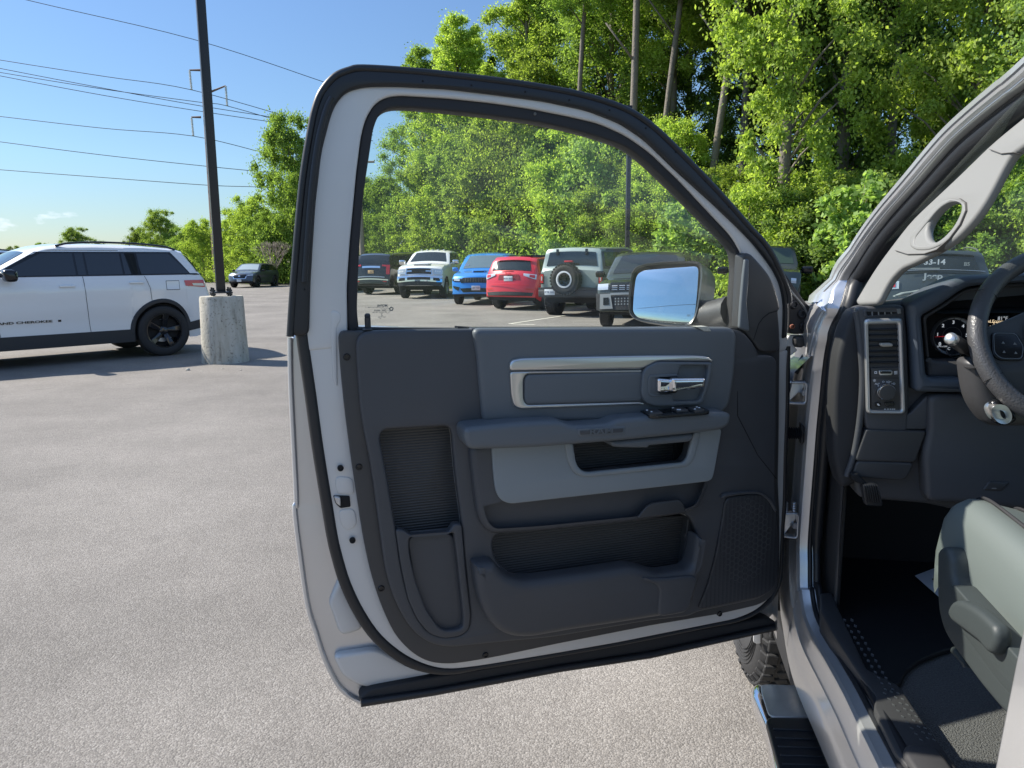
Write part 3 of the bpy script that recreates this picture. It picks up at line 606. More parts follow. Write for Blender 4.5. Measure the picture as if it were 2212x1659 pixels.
def sweep(name, sec, m, parent, smooth=30):
    vs = []; fs = []; k = len(sec)
    for p, n in zip(path2, N2):
        k_ = 1-.86*min(1, max(0, (p.y-1.12)/.36)) if n.y > .1 else 1
        for a, o in sec:
            a = a*k_ if a > 0 else a
            o = o*(.72+.28*(k_-.14)/.86) if o > 0 else o
            tt, zz = p.x+n.x*a, p.y+n.y*a
            vs.append(R_*(s_edge(p.y)-o) + T_*tt + UP*zz)
    for i in range(len(path2)-1):
        for j in range(k-1): fs.append((i*k+j, i*k+j+1, (i+1)*k+j+1, (i+1)*k+j))
    return meshobj(name, vs, fs, m, parent, smooth)
sweep('door_opening_frame', [(-.002,-.004),(0,0),(.003,.032),(.008,.038),(.016,.040),(.036,.040),(.042,.043),(.052,.044),(.058,.048),(.095,.050),(.105,.052),(.112,.054),(.168,.056),(.178,.04),(.18,-.06)], M['silver'], truck)
tube('opening_seal', [R_*(s_edge(p.y)+.006)+T_*(p.x-n.x*.013)+UP*(p.y-n.y*.013) for p, n in zip(path2, N2)], [.0155+.006*min(1, max(0, (p.y-1.3)/.2)) if p.y > 1.0 else (.013 if p.y > .75 else .009) for p in path2], M['rubber'], truck, 12)
tube('seal_lip', [R_*(s_edge(p.y)-.008)+T_*(p.x-n.x*.002)+UP*(p.y-n.y*.002) for p, n in zip(path2, N2)], .006, M['rubber'], truck, 8)
# fender, hood, cowl, front wheel
def rt(s, t, z): return R_*s + T_*t + UP*z
def slab(name, pts, m, parent=truck, smooth=35):
    """pts: grid rows of (s,t,z)"""
    k = len(pts[0]); vs = [rt(*p) for row in pts for p in row]
    fs = [(i*k+j, i*k+j+1, (i+1)*k+j+1, (i+1)*k+j) for i in range(len(pts)-1) for j in range(k-1)]
    return meshobj(name, vs, fs, m, parent, smooth)
WHC = 2.78
def arch(t): 
    d = t-WHC; return max(.52, .40+math.sqrt(max(0, .54**2-d*d))) if abs(d) < .54 else .50
ts = [1.90,1.96,2.04,2.1,2.16,2.2,2.24,2.26,2.3,2.4,2.5,2.6,2.7,2.8,2.9,3.0,3.1,3.2,3.28,3.32,3.5,3.8]
slab('fender', [[(.355, t, arch(t)), (.350, t, max(arch(t), .9)*.5+.5), (.352, t, 1.12), (.365, t, 1.20), (.40, t, 1.235-.03*(t-2)), (.46, t, 1.25-.03*(t-2))] for t in ts], M['silver'])
slab('hood', [[(.465, t, 1.25-.03*(t-2)), (.55, t, 1.275-.035*(t-2)), (.9, t, 1.29-.035*(t-2)), (1.3, t, 1.30-.035*(t-2)), (1.7, t, 1.29-.035*(t-2)), (2.2, t, 1.25-.03*(t-2))] for t in (2.22,2.6,3.0,3.4,3.8)], M['silver'])
slab('cowl', [[(.42, t, z), (.8, t, z+.01), (1.3, t, z+.015), (2.1, t, z)] for t, z in ((2.0,1.30),(2.12,1.285),(2.26,1.255))], M['rubber_m'])
slab('wheelhouse', [[(.36, WHC-.56*math.cos(a), .40+.56*math.sin(a)), (.75, WHC-.56*math.cos(a), .40+.56*math.sin(a))] for a in [math.pi*k/16 for k in range(17)]], M['void'])
# wheel seen below the door
def box_rt(name, s0, s1, t0, t1, z0, z1, m, parent=truck, bevel=.004):
    bm = bmesh.new()
    Mx = Matrix((R_, T_, UP)).transposed()
    bm_box(bm, rt((s0+s1)/2, (t0+t1)/2, (z0+z1)/2), (s1-s0, t1-t0, z1-z0), bevel, 2, Mx)
    return bmobj(name, bm, m, parent, 40, world=True)
tyre_m = mat('tyre_rubber', (.022,.022,.023), .75, bump=.5, bscale=90, bdist=.002)
WR = .40
q = ground(*cK(330, 600)); tw = 2.42
wc = Vector((q.dot(R_), 0, 0))
whc = rt(.50, 2.66, WR)
steer = R(-14)
MW = Matrix.Translation(whc) @ Matrix(((R_.x, T_.x, 0, 0), (R_.y, T_.y, 0, 0), (0, 0, 1, 0), (0, 0, 0, 1))) @ Matrix.Rotation(R(3), 4, 'Z')
# local frame: x = to the right of the truck (axle), y forward, z up ; lathe is around y so rotate
ML = MW @ Matrix.Rotation(R(-90), 4, 'Z')
prof = [(.24,-.12),(.27,-.135),(.34,-.140),(.375,-.130),(.392,-.112),(.40,-.10),(.40,-.05),(.40,0),(.40,.05),(.40,.10),(.392,.112),(.375,.130),(.34,.14),(.27,.135),(.24,.12)]
v, f = lathe_vf(prof, 48, ML)
fw = empty('wheel', (0,0,0)); fw.parent = truck
ty = meshobj('tyre', v, f, tyre_m, fw, 50)
# tread blocks
bm = bmesh.new()
for i in range(44):
    a = 2*math.pi*i/44
    for j, (ax, w_, sk) in enumerate(((-.102,.036,.0),(-.050,.040,.35),(0,.042,-.35),(.050,.040,.35),(.102,.036,0))):
        aa = a + (j % 2)*.07 
        mm = ML @ Matrix.Rotation(-aa, 4, 'Y') @ Matrix.Translation((.402, ax, 0)) @ Matrix.Rotation(sk, 4, 'X')
        vs = bm_box(bm, (0,0,0), (.013, w_, .043), .003, 1)
        for vv in vs: vv.co = mm @ vv.co
    for side in (-1, 1):
        mm = ML @ Matrix.Rotation(-a, 4, 'Y') @ Matrix.Translation((.386, side*.124, 0)) @ Matrix.Rotation(side*.9, 4, 'Z')
        vs = bm_box(bm, (0,0,0), (.01, .028, .020), .003, 1)
        for vv in vs: vv.co = mm @ vv.co
tb = bmobj('tread', bm, tyre_m, ty, 30, world=True)
for k in range(5):
    rr = .29+.012*k
    v, f = lathe_vf([(rr, -.1395), (rr+.002, -.1425), (rr+.004, -.1395)], 48, ML); 
    meshobj('sidewall_ring', v, f, tyre_m, ty, 40)
v, f = lathe_vf([(.245,-.12),(.235,-.10),(.22,-.04),(.10,-.03),(.05,-.06),(.0001,-.06)], 40, ML); meshobj('rim', v, f, M['chrome'], fw, 40)
# mud flap / inner liner behind the wheel
plate('fender_liner', Frame(rt(0, 2.32, 0), R_, UP, -T_), cK([(300,330),(300,410),(345,425),(370,440),(450,480),(520,540),(560,600),(605,632),(640,640),(700,640),(640,300)]), -.01, .01, M['char2'], truck, bevel=.003, r=.01)
plate('liner_edge', Frame(rt(0, 2.30, 0), R_, UP, -T_), cK([(300,320),(350,330),(350,420),(325,424),(300,412)]), -.004, .004, M['silver_in'], truck, bevel=.001, r=.003)
# rocker underside and running board
box_rt('rocker_underside', .40, .95, .2, 2.2, .36, .44, M['void'])
RB = .40   # top of the board
B_ = Frame((0,0,RB), R_, T_, UP)
rbo = plate('running_board', B_, cK([(285,760),(288,710),(310,688),(660,712),(800,720),(1300,1700),(560,1700),(470,1400),(390,1000)]), -.055, .0, M['chrome'], truck, bevel=.018, r=.03, seg=4)
plate('end_pad', B_, cK([(350,705),(650,716),(760,936),(410,935),(355,760)]), -.01, .003, mat('scuffed_chrome', (.50,.48,.44), .34, .45, var=.35, vscale=16), rbo, bevel=.002, r=.02)  # uneven scuffs; the pale, less metallic base stands in for reflected surroundings
tr = plate('step_tread', B_, cK([(388,965),(400,943),(430,938),(760,942),(1180,1700),(590,1700),(480,1300)]), -.01, .010, M['rubber'], rbo, bevel=.005, r=.02)
for i in range(9):
    y = 1010+i*62
    k = (y-940)/360
    x0 = 405+k*95; x1 = 730+k*215
    plate('tread_rib', B_, cK([(x0+14,y),(x1,y+14),(x1+6,y+26),(x0+18,y+12)]), .0, .0135, M['rubber'], tr, bevel=.002, r=.002)
# roof, B-pillar, rear wall, far side
slab('roof', [[(.55, t, z-.03), (.62, t, z), (.9, t, z+.03), (1.35, t, z+.04), (1.9, t, z+.02), (2.05, t, z-.03)] for t, z in ((1.02,1.80),(.8,1.86),(.4,1.88),(.0,1.88),(-.05,1.86))], M['silver'])
slab('headliner', [[(.55, t, z-.045), (1.3, t, z-.02), (2.05, t, z-.045)] for t, z in ((1.05,1.78),(.8,1.84),(.4,1.86),(.0,1.86))], M['ltgrey'])
plate('b_pillar', Frame(rt(.435, 0, 0), -T_, UP, -R_), [(2214,1318),(2190,1430),(2166,1550),(2145,1659),(2122,1790),(2600,1790),(2600,1318)], -.06, .0, M['silver'], truck, bevel=.008, r=.01)
box_rt('rear_wall', .50, 2.05, -.12, -.06, .5, 1.35, M['silver'])
box_rt('far_door', 2.03, 2.10, -.1, 2.2, .5, 1.28, M['char'])
# far A pillar, windshield header
tube('far_pillar', [rt(2.02, 2.1, 1.33), rt(1.95, 1.05, 1.80)], .04, M['ltgrey'], truck, 8)
# ---- inner A-pillar trim with grab handle
tn = (-R_*math.cos(R(16)) + UP*math.sin(R(16))).normalized(); ty_ = (UP*math.cos(R(16)) + R_*math.sin(R(16))).normalized()
PI_ = Frame(rt(.475, 1.6, 1.40), -T_, ty_, tn)
HOLE = cL([(690,1000),(720,985),(780,984),(806,1015),(800,1060),(760,1140),(700,1210),(640,1247),(600,1245),(576,1212),(572,1160),(600,1100),(650,1040)])
apl = plate('pillar_trim', PI_, cL([(1330,330),(1000,600),(830,770),(650,940),(480,1100),(350,1270),(240,1420),(110,1640),(125,1660),(250,1652),(290,1570),(330,1502),(400,1425),(480,1392),(620,1322),(760,1232),(870,1112),(940,1012),(1000,902),(1062,780),(1122,682),(1182,640),(1330,540)]), -.016, .0, M['ltgrey'], truck, holes=[HOLE], bevel=.007, r=.04, seg=4)
plate('handle_recess', PI_, cL([(470,1200),(640,1000),(720,960),(800,975),(832,1010),(825,1070),(770,1170),(700,1250),(600,1300),(500,1302),(462,1270)]), -.014, .002, M['ltgrey'], apl, holes=[cL([(500,1215),(650,1030),(720,985),(785,985),(806,1015),(800,1060),(760,1140),(700,1210),(630,1258),(540,1275),(490,1258)])], bevel=.003, r=.03)
for c in ([(985,640),(1060,668),(1140,660),(1141,664),(1060,672),(984,644)], [(370,1300),(450,1325),(560,1322),(640,1295),(720,1225),(790,1130),(828,1040),(825,990),(790,965),(791,962),(829,988),(832,1042),(794,1133),(723,1228),(642,1299),(560,1326),(450,1329),(370,1304)]):
    plate('trim_seam', PI_, cL(c), -.01, .0035, mat('seam_grey', (.09,.085,.08), .7) if 'seam_grey' not in bpy.data.materials else bpy.data.materials['seam_grey'], apl, bevel=.0001, r=0)
# ---- windshield
wsg = slab('windshield', [[(.47, 2.14, 1.325), (1.2, 2.20, 1.33), (2.03, 2.14, 1.325)], [(.56, 1.06, 1.80), (1.2, 1.10, 1.82), (1.96, 1.06, 1.80)]], M['glass_ws'])
slab('windshield_band', [[(.47, 2.145, 1.322), (1.2, 2.205, 1.327), (2.03, 2.145, 1.322)], [(.475, 2.10, 1.344), (1.2, 2.16, 1.349), (2.03, 2.10, 1.344)]], M['void'], wsg)
# wiper arm resting on the cowl
WP = Frame(rt(0, 2.24, 0), R_, UP, -T_)
cX = _cv(3300, 950, 3.16)
wip = plate('wiper_arm', WP, cX([(690,692),(740,668),(800,640),(865,630),(940,622),(1040,600),(1230,578),(1238,590),(1120,640),(1000,668),(900,680),(860,672),(780,690)]), -.012, .008, mat('wiper_grey', (.20,.22,.22), .5), truck, bevel=.004, r=.02)
plate('wiper_pivot', WP, cX([(905,640),(925,632),(940,645),(932,658),(912,656)]), .0, .014, M['black'], wip, bevel=.002, r=.004)
# ================================================================= dashboard
DF = Frame(rt(0, 1.70, 0), R_, UP, -T_)
def fp(name, pts, back, front, m, parent, **k): return plate(name, DF, pts, back, front, m, parent, **k)
# upper dash pad
dash = slab('dashboard', [[(.50, 2.12, 1.335), (.9, 2.16, 1.34), (2.03, 2.12, 1.335)], [(.49, 2.0, 1.352), (.9, 2.0, 1.36), (2.03, 2.0, 1.352)], [(.49, 1.78, 1.362), (.9, 1.78, 1.375), (2.03, 1.78, 1.362)], [(.49, 1.70, 1.355), (.9, 1.69, 1.36), (2.03, 1.69, 1.355)]], mat('dash_pad', (.035,.045,.048), .6, bump=.3, bscale=500, bdist=.0006))
CLH = cI([(1352,650),(1360,630),(1480,562),(1655,440),(1720,418),(1850,405),(2380,370),(2380,1180),(1668,1180),(1662,1086),(1415,1084),(1390,1070),(1382,1040)])
fp('dash_face', cI([(735,900),(790,700),(870,580),(1240,520),(2400,420),(2600,1200),(2500,1659),(1700,2070),(1380,2000),(880,1960),(820,1700),(720,1659)]), -.10, -.022, M['char'], dash, holes=[CLH], bevel=.01, r=.02)
fp('dash_end_cap', cI([(700,1659),(700,1200),(730,900),(790,720),(830,620),(880,580),(925,600),(940,1000),(950,1420),(930,1659),(880,1850),(760,1900)]), -.09, -.012, M['rubber_m'], dash, bevel=.012, r=.03)
tube('end_cap_ridge', smooth_path([DF.pw(x, y, .0) for x, y in cI([(868,600),(885,700),(905,900),(915,1050),(912,1200),(900,1350),(880,1500),(850,1650),(800,1800)])], 4), .007, M['char'], dash, 10)
pod = fp('vent_pod', cI([(872,572),(1190,556),(1222,572),(1240,800),(1252,1100),(1250,1340),(1240,1480),(950,1470),(930,1400),(915,1100),(890,800)]), -.03, .006, M['char'], dash, bevel=.006, r=.01)
dv = fp('defroster_vent', cI([(922,590),(1190,574),(1200,622),(928,644)]), .0, .0095, M['char'], pod, holes=[cI([(945,594),(1160,580),(1168,616),(950,634)])], bevel=.002, r=.004)
fp('vent_void', cI([(935,592),(1175,578),(1182,622),(940,640)]), .0, .0068, M['void'], dv, bevel=.0002, r=0)
for i in range(5):
    x = 980+i*46; fp('vane', cI([(x,590-i*2.5),(x+9,590-i*2.5),(x+12,632-i*2.5),(x+3,633-i*2.5)]), .004, .009, M['ltgrey'], dv, bevel=.0005, r=0)
fp('vent_flap', cI([(1160,583),(1192,580),(1197,618),(1170,620)]), .004, .0098, M['ltgrey'], dv, bevel=.001, r=.001)
vb = fp('vent_bezel', cI([(930,680),(938,662),(960,655),(1190,650),(1208,655),(1213,680),(1232,1320),(1225,1342),(1205,1350),(965,1347),(950,1335),(946,1310)]), .004, .018, mat('satin_grey_bezel', (.52,.52,.52), .32, .7), pod, holes=[cI([(962,706),(970,698),(1165,694),(1172,702),(1196,1310),(1190,1320),(985,1318),(976,1308)])], bevel=.006, r=.008)
fp('vent_back', cI([(950,690),(1180,686),(1205,1330),(965,1328)]), -.02, .0055, M['void'], vb, bevel=.0005)
for i in range(7):
    y = 730+i*40; fp('louvre', cI([(966+i,y),(1176+i*1.6,y-4),(1177+i*1.6,y+9),(967+i,y+13)]), .0, .014, M['louvre'], vb, bevel=.002, r=.001)
fp('vane_tab', cI([(1042,843),(1052,832),(1125,832),(1141,846),(1132,858),(1058,860)]), .010, .024, mat('tab_grey', (.35,.33,.29), .4), vb, bevel=.003, r=.005)
cp = fp('control_panel', cI([(975,1012),(1186,1008),(1197,1310),(1188,1319),(985,1319),(978,1310)]), .0, .012, M['char2'], vb, bevel=.001, r=.004)
fp('panel_split', cI([(976,1083),(1190,1083),(1190,1087),(976,1087)]), .005, .0123, M['void'], cp, bevel=.0001, r=0)
sl = fp('dimmer_slider', cI([(1034,1036),(1040,1030),(1128,1030),(1136,1038),(1134,1060),(1126,1066),(1044,1066),(1036,1058)]), .008, .0165, M['satin'], cp, bevel=.002, r=.004)
fp('slider_face', cI([(1042,1036),(1124,1036),(1124,1054),(1044,1054)]), .01, .018, M['black'], sl, bevel=.0008, r=.002)
for pts in ([(1002,1036),(1020,1036),(1020,1054),(1002,1054)], [(1144,1036),(1168,1034),(1168,1038),(1144,1040)], [(1144,1045),(1168,1043),(1168,1047),(1144,1049)], [(1144,1054),(1168,1052),(1168,1056),(1144,1058)]):
    fp('icon', cI(pts), .01, .0126, M['white'], cp, bevel=.0001, r=0, holes=[cI([(1006,1040),(1016,1040),(1016,1050),(1006,1050)])] if pts[0][0] < 1010 else [])
def ftxt(s, x, y, size, m, parent, off=.0128, rot=0, **k):
    a, b = DF.px(*cI(x, y), off); return text_on('lettering', s, size, fM(DF) @ Matrix.Translation((a, b, off)) @ Matrix.Rotation(rot, 4, 'Z'), m, parent, extrude=.0002, **k)
ftxt('AUTO', 1030, 1128, .0052, M['white'], cp); ftxt('O', 1066, 1114, .006, M['white'], cp); ftxt('>O<', 1105, 1113, .0056, M['white'], cp); ftxt('=D', 1138, 1127, .006, M['white'], cp); ftxt('*', 1000, 1112, .014, M['white'], cp)
a, b = DF.px(*cI(1090, 1188), .03)
KM = Matrix.Translation(DF.w(a, b, .012)) @ (fM(DF).to_3x3().to_4x4()) @ Matrix.Rotation(R(90), 4, 'X')
rk = abs(DF.px(*cI(1158, 1188), .03)[0]-a)
v, f = lathe_vf([(rk*1.05,0),(rk*1.05,.006),(rk,.012),(rk*.98,.02),(rk*.90,.023)], 36, KM); kn = meshobj('headlight_knob', v, f, M['chrome'], cp, 40)
v, f = lathe_vf([(rk*.90,.0225),(rk*.86,.025),(rk*.6,.0255),(.0001,.0258)], 36, KM); meshobj('knob_face', v, f, M['char2'], kn, 40)
for pts in ([(1008,1262),(1048,1260),(1050,1294),(1010,1296)], [(1072,1262),(1150,1258),(1150,1290),(1085,1294)]):
    fp('button', cI(pts), .008, .016, M['black'], cp, bevel=.0015, r=.003)
fp('icon', cI([(1020,1272),(1030,1270),(1036,1278),(1042,1284),(1036,1286),(1024,1282)]), .012, .0165, M['white'], cp, bevel=.0001, r=0)
for x in (1078, 1100, 1118, 1134, 1147): fp('icon', cI([(x-5,1308),(x+5,1308),(x+5,1314),(x-5,1314)]), .01, .0127, M['white'], cp, bevel=.0001, r=0)
# cluster surround (slate) with the gauges inside
cl = fp('cluster_surround', cI([(1255,548),(1300,522),(1400,465),(1500,412),(1600,362),(1680,342),(1900,336),(2400,300),(2500,1195),(1664,1196),(1325,1190),(1305,1170),(1290,900)]), -.06, .030, mat('slate_dash', (.058,.072,.092), .5, bump=.35, bscale=600, bdist=.0006), dash, holes=[cI([(1352,650),(1360,630),(1480,562),(1655,440),(1720,418),(1850,405),(2480,370),(2480,1180),(1668,1180),(1662,1086),(1415,1084),(1390,1070),(1382,1040)])], bevel=.014, r=.02, seg=4)
fp('cluster_back', cI([(1340,640),(1660,420),(2480,360),(2480,1190),(1660,1190),(1655,1100),(1370,1095)]), -.13, -.06, M['void'], cl, bevel=.001)
fp('cluster_lower', cI([(1384,930),(1400,945),(1460,960),(1664,960),(1664,1084),(1412,1084),(1388,1066)]), -.06, .0, M['char'], cl, bevel=.008, r=.01)
fp('cluster_rim', cI([(1352,650),(1360,630),(1480,562),(1655,440),(1850,405),(2480,370),(2480,400),(1860,432),(1665,462),(1500,580),(1378,650),(1400,930),(1384,940)]), -.06, .004, M['char2'], cl, bevel=.004, r=.01)
ga, gb = DF.px(*cI(1562, 778), -.055); gr = abs(DF.px(*cI(1710, 778), -.055)[0]-ga)
GM = Matrix.Translation(DF.w(ga, gb, -.058)) @ fM(DF).to_3x3().to_4x4() @ Matrix.Rotation(R(90), 4, 'X')
v, f = lathe_vf([(gr*1.04,0),(gr*1.04,.016),(gr*1.0,.018),(gr*.985,.006),(gr*.93,.004)], 64, GM); gau = meshobj('tachometer', v, f, M['steel'], cl, 40)
v, f = lathe_vf([(gr*.985,.006),(gr*.89,.0045)], 64, GM); meshobj('dial_band', v, f, mat('dial_band', (.35,.38,.40), .5), gau, 40)
v, f = lathe_vf([(gr*.89,.004),(.0001,.004)], 64, GM); meshobj('dial_face', v, f, mat('dial_face', (.012,.015,.022), .3), gau, 40)
v, f = lathe_vf([(gr*.48,.0046),(gr*.47,.0052),(gr*.455,.0046)], 64, GM); meshobj('dial_ring', v, f, M['slate'], gau, 40)
lit = mat('lit_print', (.75,.8,.85), .5, emit=.25)
for i, ch in enumerate('0123456'):
    an = R(218 - i*43.0); x, y = ga+gr*.72*math.cos(an), gb+gr*.72*math.sin(an)
    text_on('dial_number', ch, gr*.24, fM(DF) @ Matrix.Translation((x, y, -.053)), lit, gau, extrude=.0003, bold=.0002)
for i in range(13):
    an = R(218 - i*21.5); d = Vector((math.cos(an), math.sin(an))); n_ = Vector((-d.y, d.x))*gr*.008
    pp = [Vector((ga, gb))+d*gr*.87+n_, Vector((ga, gb))+d*gr*.97+n_, Vector((ga, gb))+d*gr*.97-n_, Vector((ga, gb))+d*gr*.87-n_]
    prism('dial_tick', [[tuple(p) for p in pp]], -.055, -.0515, fM(DF), M['void'], gau, bevel=.0001, r=0)
an = R(184); d = Vector((math.cos(an), math.sin(an))); n_ = Vector((-d.y, d.x))*gr*.016
prism('needle', [[tuple(Vector((ga, gb))+d*gr*.87), tuple(Vector((ga, gb))+n_), tuple(Vector((ga, gb))-n_)]], -.052, -.050, fM(DF), mat('red_needle', (.8,.03,.05), .4, emit=.3), gau, bevel=.0001, r=0)
sa, sb = DF.px(*cI(1585, 880), -.05); sr = gr*.42
SM = Matrix.Translation(DF.w(sa, sb, -.053)) @ fM(DF).to_3x3().to_4x4() @ Matrix.Rotation(R(90), 4, 'X')
v, f = lathe_vf([(sr,.0),(sr,.004),(sr*.93,.005),(sr*.9,.002),(.0001,.002)], 48, SM); sg = meshobj('temperature_gauge', v, f, mat('dial_face2', (.014,.018,.024), .3), cl, 40)
v, f = lathe_vf([(sr*1.0,.0045),(sr*.96,.0052),(sr*.93,.0045)], 48, SM); meshobj('gauge_ring', v, f, M['steel'], sg, 40)
ftxt('C', 1542, 872, .008, lit, sg, off=-.049); ftxt('RPM x1000', 1495, 856, .0045, lit, gau, off=-.052)
# trip display
disp = fp('trip_display', cI([(1820,632),(1985,628),(1988,742),(1830,746)]), -.06, -.052, mat('display_black', (.008,.008,.01), .15), cl, bevel=.001, r=.003)
amb = mat('display_amber', (.85,.66,.42), .5, emit=.55)
ftxt('81°F', 1932, 653, .0105, lit, disp, off=-.0515); ftxt('Fuel Economy', 1884, 673, .0085, amb, disp, off=-.0515); ftxt('3.2', 1878, 693, .0085, amb, disp, off=-.0515)
fp('reset_box', cI([(1902,687),(1966,686),(1966,702),(1902,703)]), -.054, -.0512, amb, disp, bevel=.0001, r=0)
ftxt('Reset', 1930, 694, .0075, M['void'], disp, off=-.0509); ftxt('10     20     30', 1910, 713, .007, amb, disp, off=-.0515)
fp('display_bar', cI([(1840,729),(1968,727),(1968,731),(1840,733)]), -.054, -.0512, amb, disp, bevel=.0001, r=0)
fp('display_bar', cI([(1838,681),(1968,680),(1968,682),(1838,683)]), -.054, -.0512, amb, disp, bevel=.0001, r=0)
# knee panels
kp = fp('knee_panel', cI([(1395,1205),(1670,1200),(1700,1290),(2500,1250),(2700,2120),(2250,2060),(2000,2040),(1700,2000),(1380,1990),(1360,1640),(1400,1470)]), -.05, .020, M['char'], dash, bevel=.012, r=.02, seg=3)
fp('fuse_cover', cI([(938,1465),(950,1458),(1378,1470),(1372,1500),(1320,1640),(1300,1700),(860,1690),(890,1600)]), -.04, .010, M['char2'], dash, bevel=.004, r=.01)
fp('lower_cover', cJ([(925,225),(1365,240),(1330,330),(1285,378),(890,350)]), -.04, .010, M['char2'], dash, bevel=.004, r=.01)
fp('pod_base', cI([(925,1360),(1250,1352),(1395,1200),(1390,1462),(945,1456)]), -.04, .004, M['char'], dash, bevel=.004, r=.01)
fp('access_flap', cJ([(1945,382),(2105,390),(2045,458),(1895,450)]), .0, .0235, M['char2'], kp, bevel=.003, r=.004)
fp('flap_arrow', cJ([(1965,433),(1995,432),(2005,437),(1995,442),(1965,441)]), .0, .0242, M['ltgrey'], kp, bevel=.0001, r=0)
# lever, kick panel, footwell
pd = fp('parking_brake_pedal', cJ([(965,410),(1085,400),(1128,555),(1122,578),(998,572),(988,545)]), .02, .04, M['rubber'], truck, bevel=.004, r=.008)
for i in range(7): fp('pedal_rib', cJ([(978+i*17,412),(985+i*17,412),(1012+i*17,545),(1004+i*17,545)]), .03, .044, M['rubber'], pd, bevel=.001, r=0)
fp('pedal_stem', cJ([(880,330),(930,320),(1010,400),(980,420),(900,380)]), .01, .03, M['void'], pd, bevel=.003, r=.004)
KZ = .60
slab('kick_panel', [[(.475, t, KZ), (.47, t, .8), (.47, t, 1.04)] for t in (1.82,1.8,2.0,2.2)], M['char2'])
tube('kick_panel_ridge', [rt(.474, 1.82, z) for z in (.60,.75,.9,1.04)], .007, M['char2'], truck, 10)
slab('firewall', [[(.46, 2.2, KZ-.02), (1.2, 2.2, KZ-.02), (2.05, 2.2, KZ-.02)], [(.46, 2.2, 1.3), (1.2, 2.2, 1.3), (2.05, 2.2, 1.3)]], M['void'])
slab('cab_floor', [[(.45, t, KZ), (1.2, t, KZ+.0), (2.05, t, KZ)] for t in (-.1,.5,1.2,1.9,2.25)], M['carpet'])
FL = Frame((0,0,KZ), R_, T_, UP)
plate('rubber_mat', FL, [(1772,1180),(1775,1320),(1886,1482),(1945,1478),(1955,1450),(1985,1425),(2035,1405),(2300,1330),(2300,1040),(1772,1040)], .003, .016, M['mat_r'], truck, bevel=.004, r=.02)
# sill cover with moulded tread marks
SL = Frame((0,0,.655), R_, T_, UP)
scv = plate('sill_cover', SL, cK([(770,60),(850,60),(960,300),(1100,600),(1330,716),(1420,850),(1520,1000),(1610,1115),(1700,1240),(1800,1400),(1480,1400),(1300,1180),(1150,868),(1165,800),(1000,560),(850,330),(775,190)]), -.06, .0, M['char2'], truck, bevel=.004, r=.01, seg=2)
for i in range(9):
    for j in range(3):
        x = 1215+i*36+j*48-(i*4); y = 748+i*41+j*0 + (0 if j % 2 else 12)
        plate('tread_mark', SL, cK([(x,y),(x+24,y+10),(x+23,y+14),(x-1,y+4)]), -.004, .002, mat('tread_mark', (.06,.062,.06), .5) if (i+j) == 0 else bpy.data.materials['tread_mark'], scv, bevel=.0008, r=0)
for i in range(13):
    for j in range(2):
        x = 935+i*24+j*52; y = 240+i*41
        plate('tread_mark', SL, cK([(x,y),(x+20,y+8),(x+19,y+12),(x-1,y+4)]), -.004, .002, M['char'], scv, bevel=.0008, r=0)
plate('sill_end_cap', SL, cK([(1352,1172),(1372,1132),(1410,1118),(1595,1130),(1700,1280),(1780,1400),(1500,1400)]), -.04, .012, M['char2'], truck, bevel=.008, r=.02)
# ---- steering wheel, column, stalk
col = fp('column_shroud', cI([(1682,985),(1710,955),(1800,950),(2300,900),(2400,1450),(1900,1455),(1840,1430),(1790,1370),(1740,1290),(1712,1200),(1695,1100)]), .12, .20, M['char2'], truck, bevel=.03, r=.03, seg=4)
fp('shroud_seam', cI([(1690,1016),(1780,1012),(1780,1016),(1690,1020)]), .1, .2006, M['void'], col, bevel=.0001, r=0)
SWF0 = Frame(rt(0, 1.52, 0), R_, UP, -T_)
wa, wb = SWF0.px(2326, 730, 0); wcn = SWF0.w(wa, wb)
tl = R(24); wn = (-T_*math.cos(tl)+UP*math.sin(tl)).normalized(); wy = (UP*math.cos(tl)+T_*math.sin(tl)).normalized()
WF = Frame(wcn, R_, wy, wn)
RW = .166
ring = [WF.w(RW*math.cos(a), RW*math.sin(a), 0) for a in [2*math.pi*k/72 for k in range(72)]]
stw = empty('steering_wheel', (0,0,0)); stw.parent = truck
tube('rim', ring, .0168, M['leather'], stw, 16, closed=True, sx=1.1)
for an in (R(150), R(208)):
    c = WF.w(RW*math.cos(an), RW*math.sin(an), 0); d = Vector((math.cos(an), math.sin(an)))
    cc = [c + (WF.ex*d.x+WF.ey*d.y)*(.0184*math.cos(t))+WF.ez*(.0170*math.sin(t)) for t in [2*math.pi*k/20 for k in range(20)]]
    tube('rim_seam', cc, .0008, M['void'], stw, 6, closed=True)
WFM = fM(WF) @ Matrix.Scale(RW/.188, 4)
prism('spoke', [[(-.178,-.05),(-.178,.02),(-.12,.045),(-.07,.07),(.07,.07),(.12,.045),(.178,.02),(.178,-.05),(.10,-.075),(.03,-.185),(-.03,-.185),(-.10,-.075)]], -.03, -.006, WFM, M['char2'], stw, bevel=.008, r=.02)
sbp = prism('switch_pad', [[(-.162,-.038),(-.160,.012),(-.112,.012),(-.098,-.02),(-.105,-.05),(-.150,-.05)]], -.01, .0, WFM, M['black'], stw, bevel=.002, r=.01)
prism('switch_outline', [[(-.159,-.035),(-.157,.010),(-.114,.010),(-.101,-.02),(-.107,-.047),(-.148,-.047)], [(-.1575,-.034),(-.1555,.0085),(-.115,.0085),(-.1028,-.02),(-.1083,-.0455),(-.147,-.0455)]], -.002, .0008, WFM, M['slate'], sbp, bevel=.0002, r=.008)
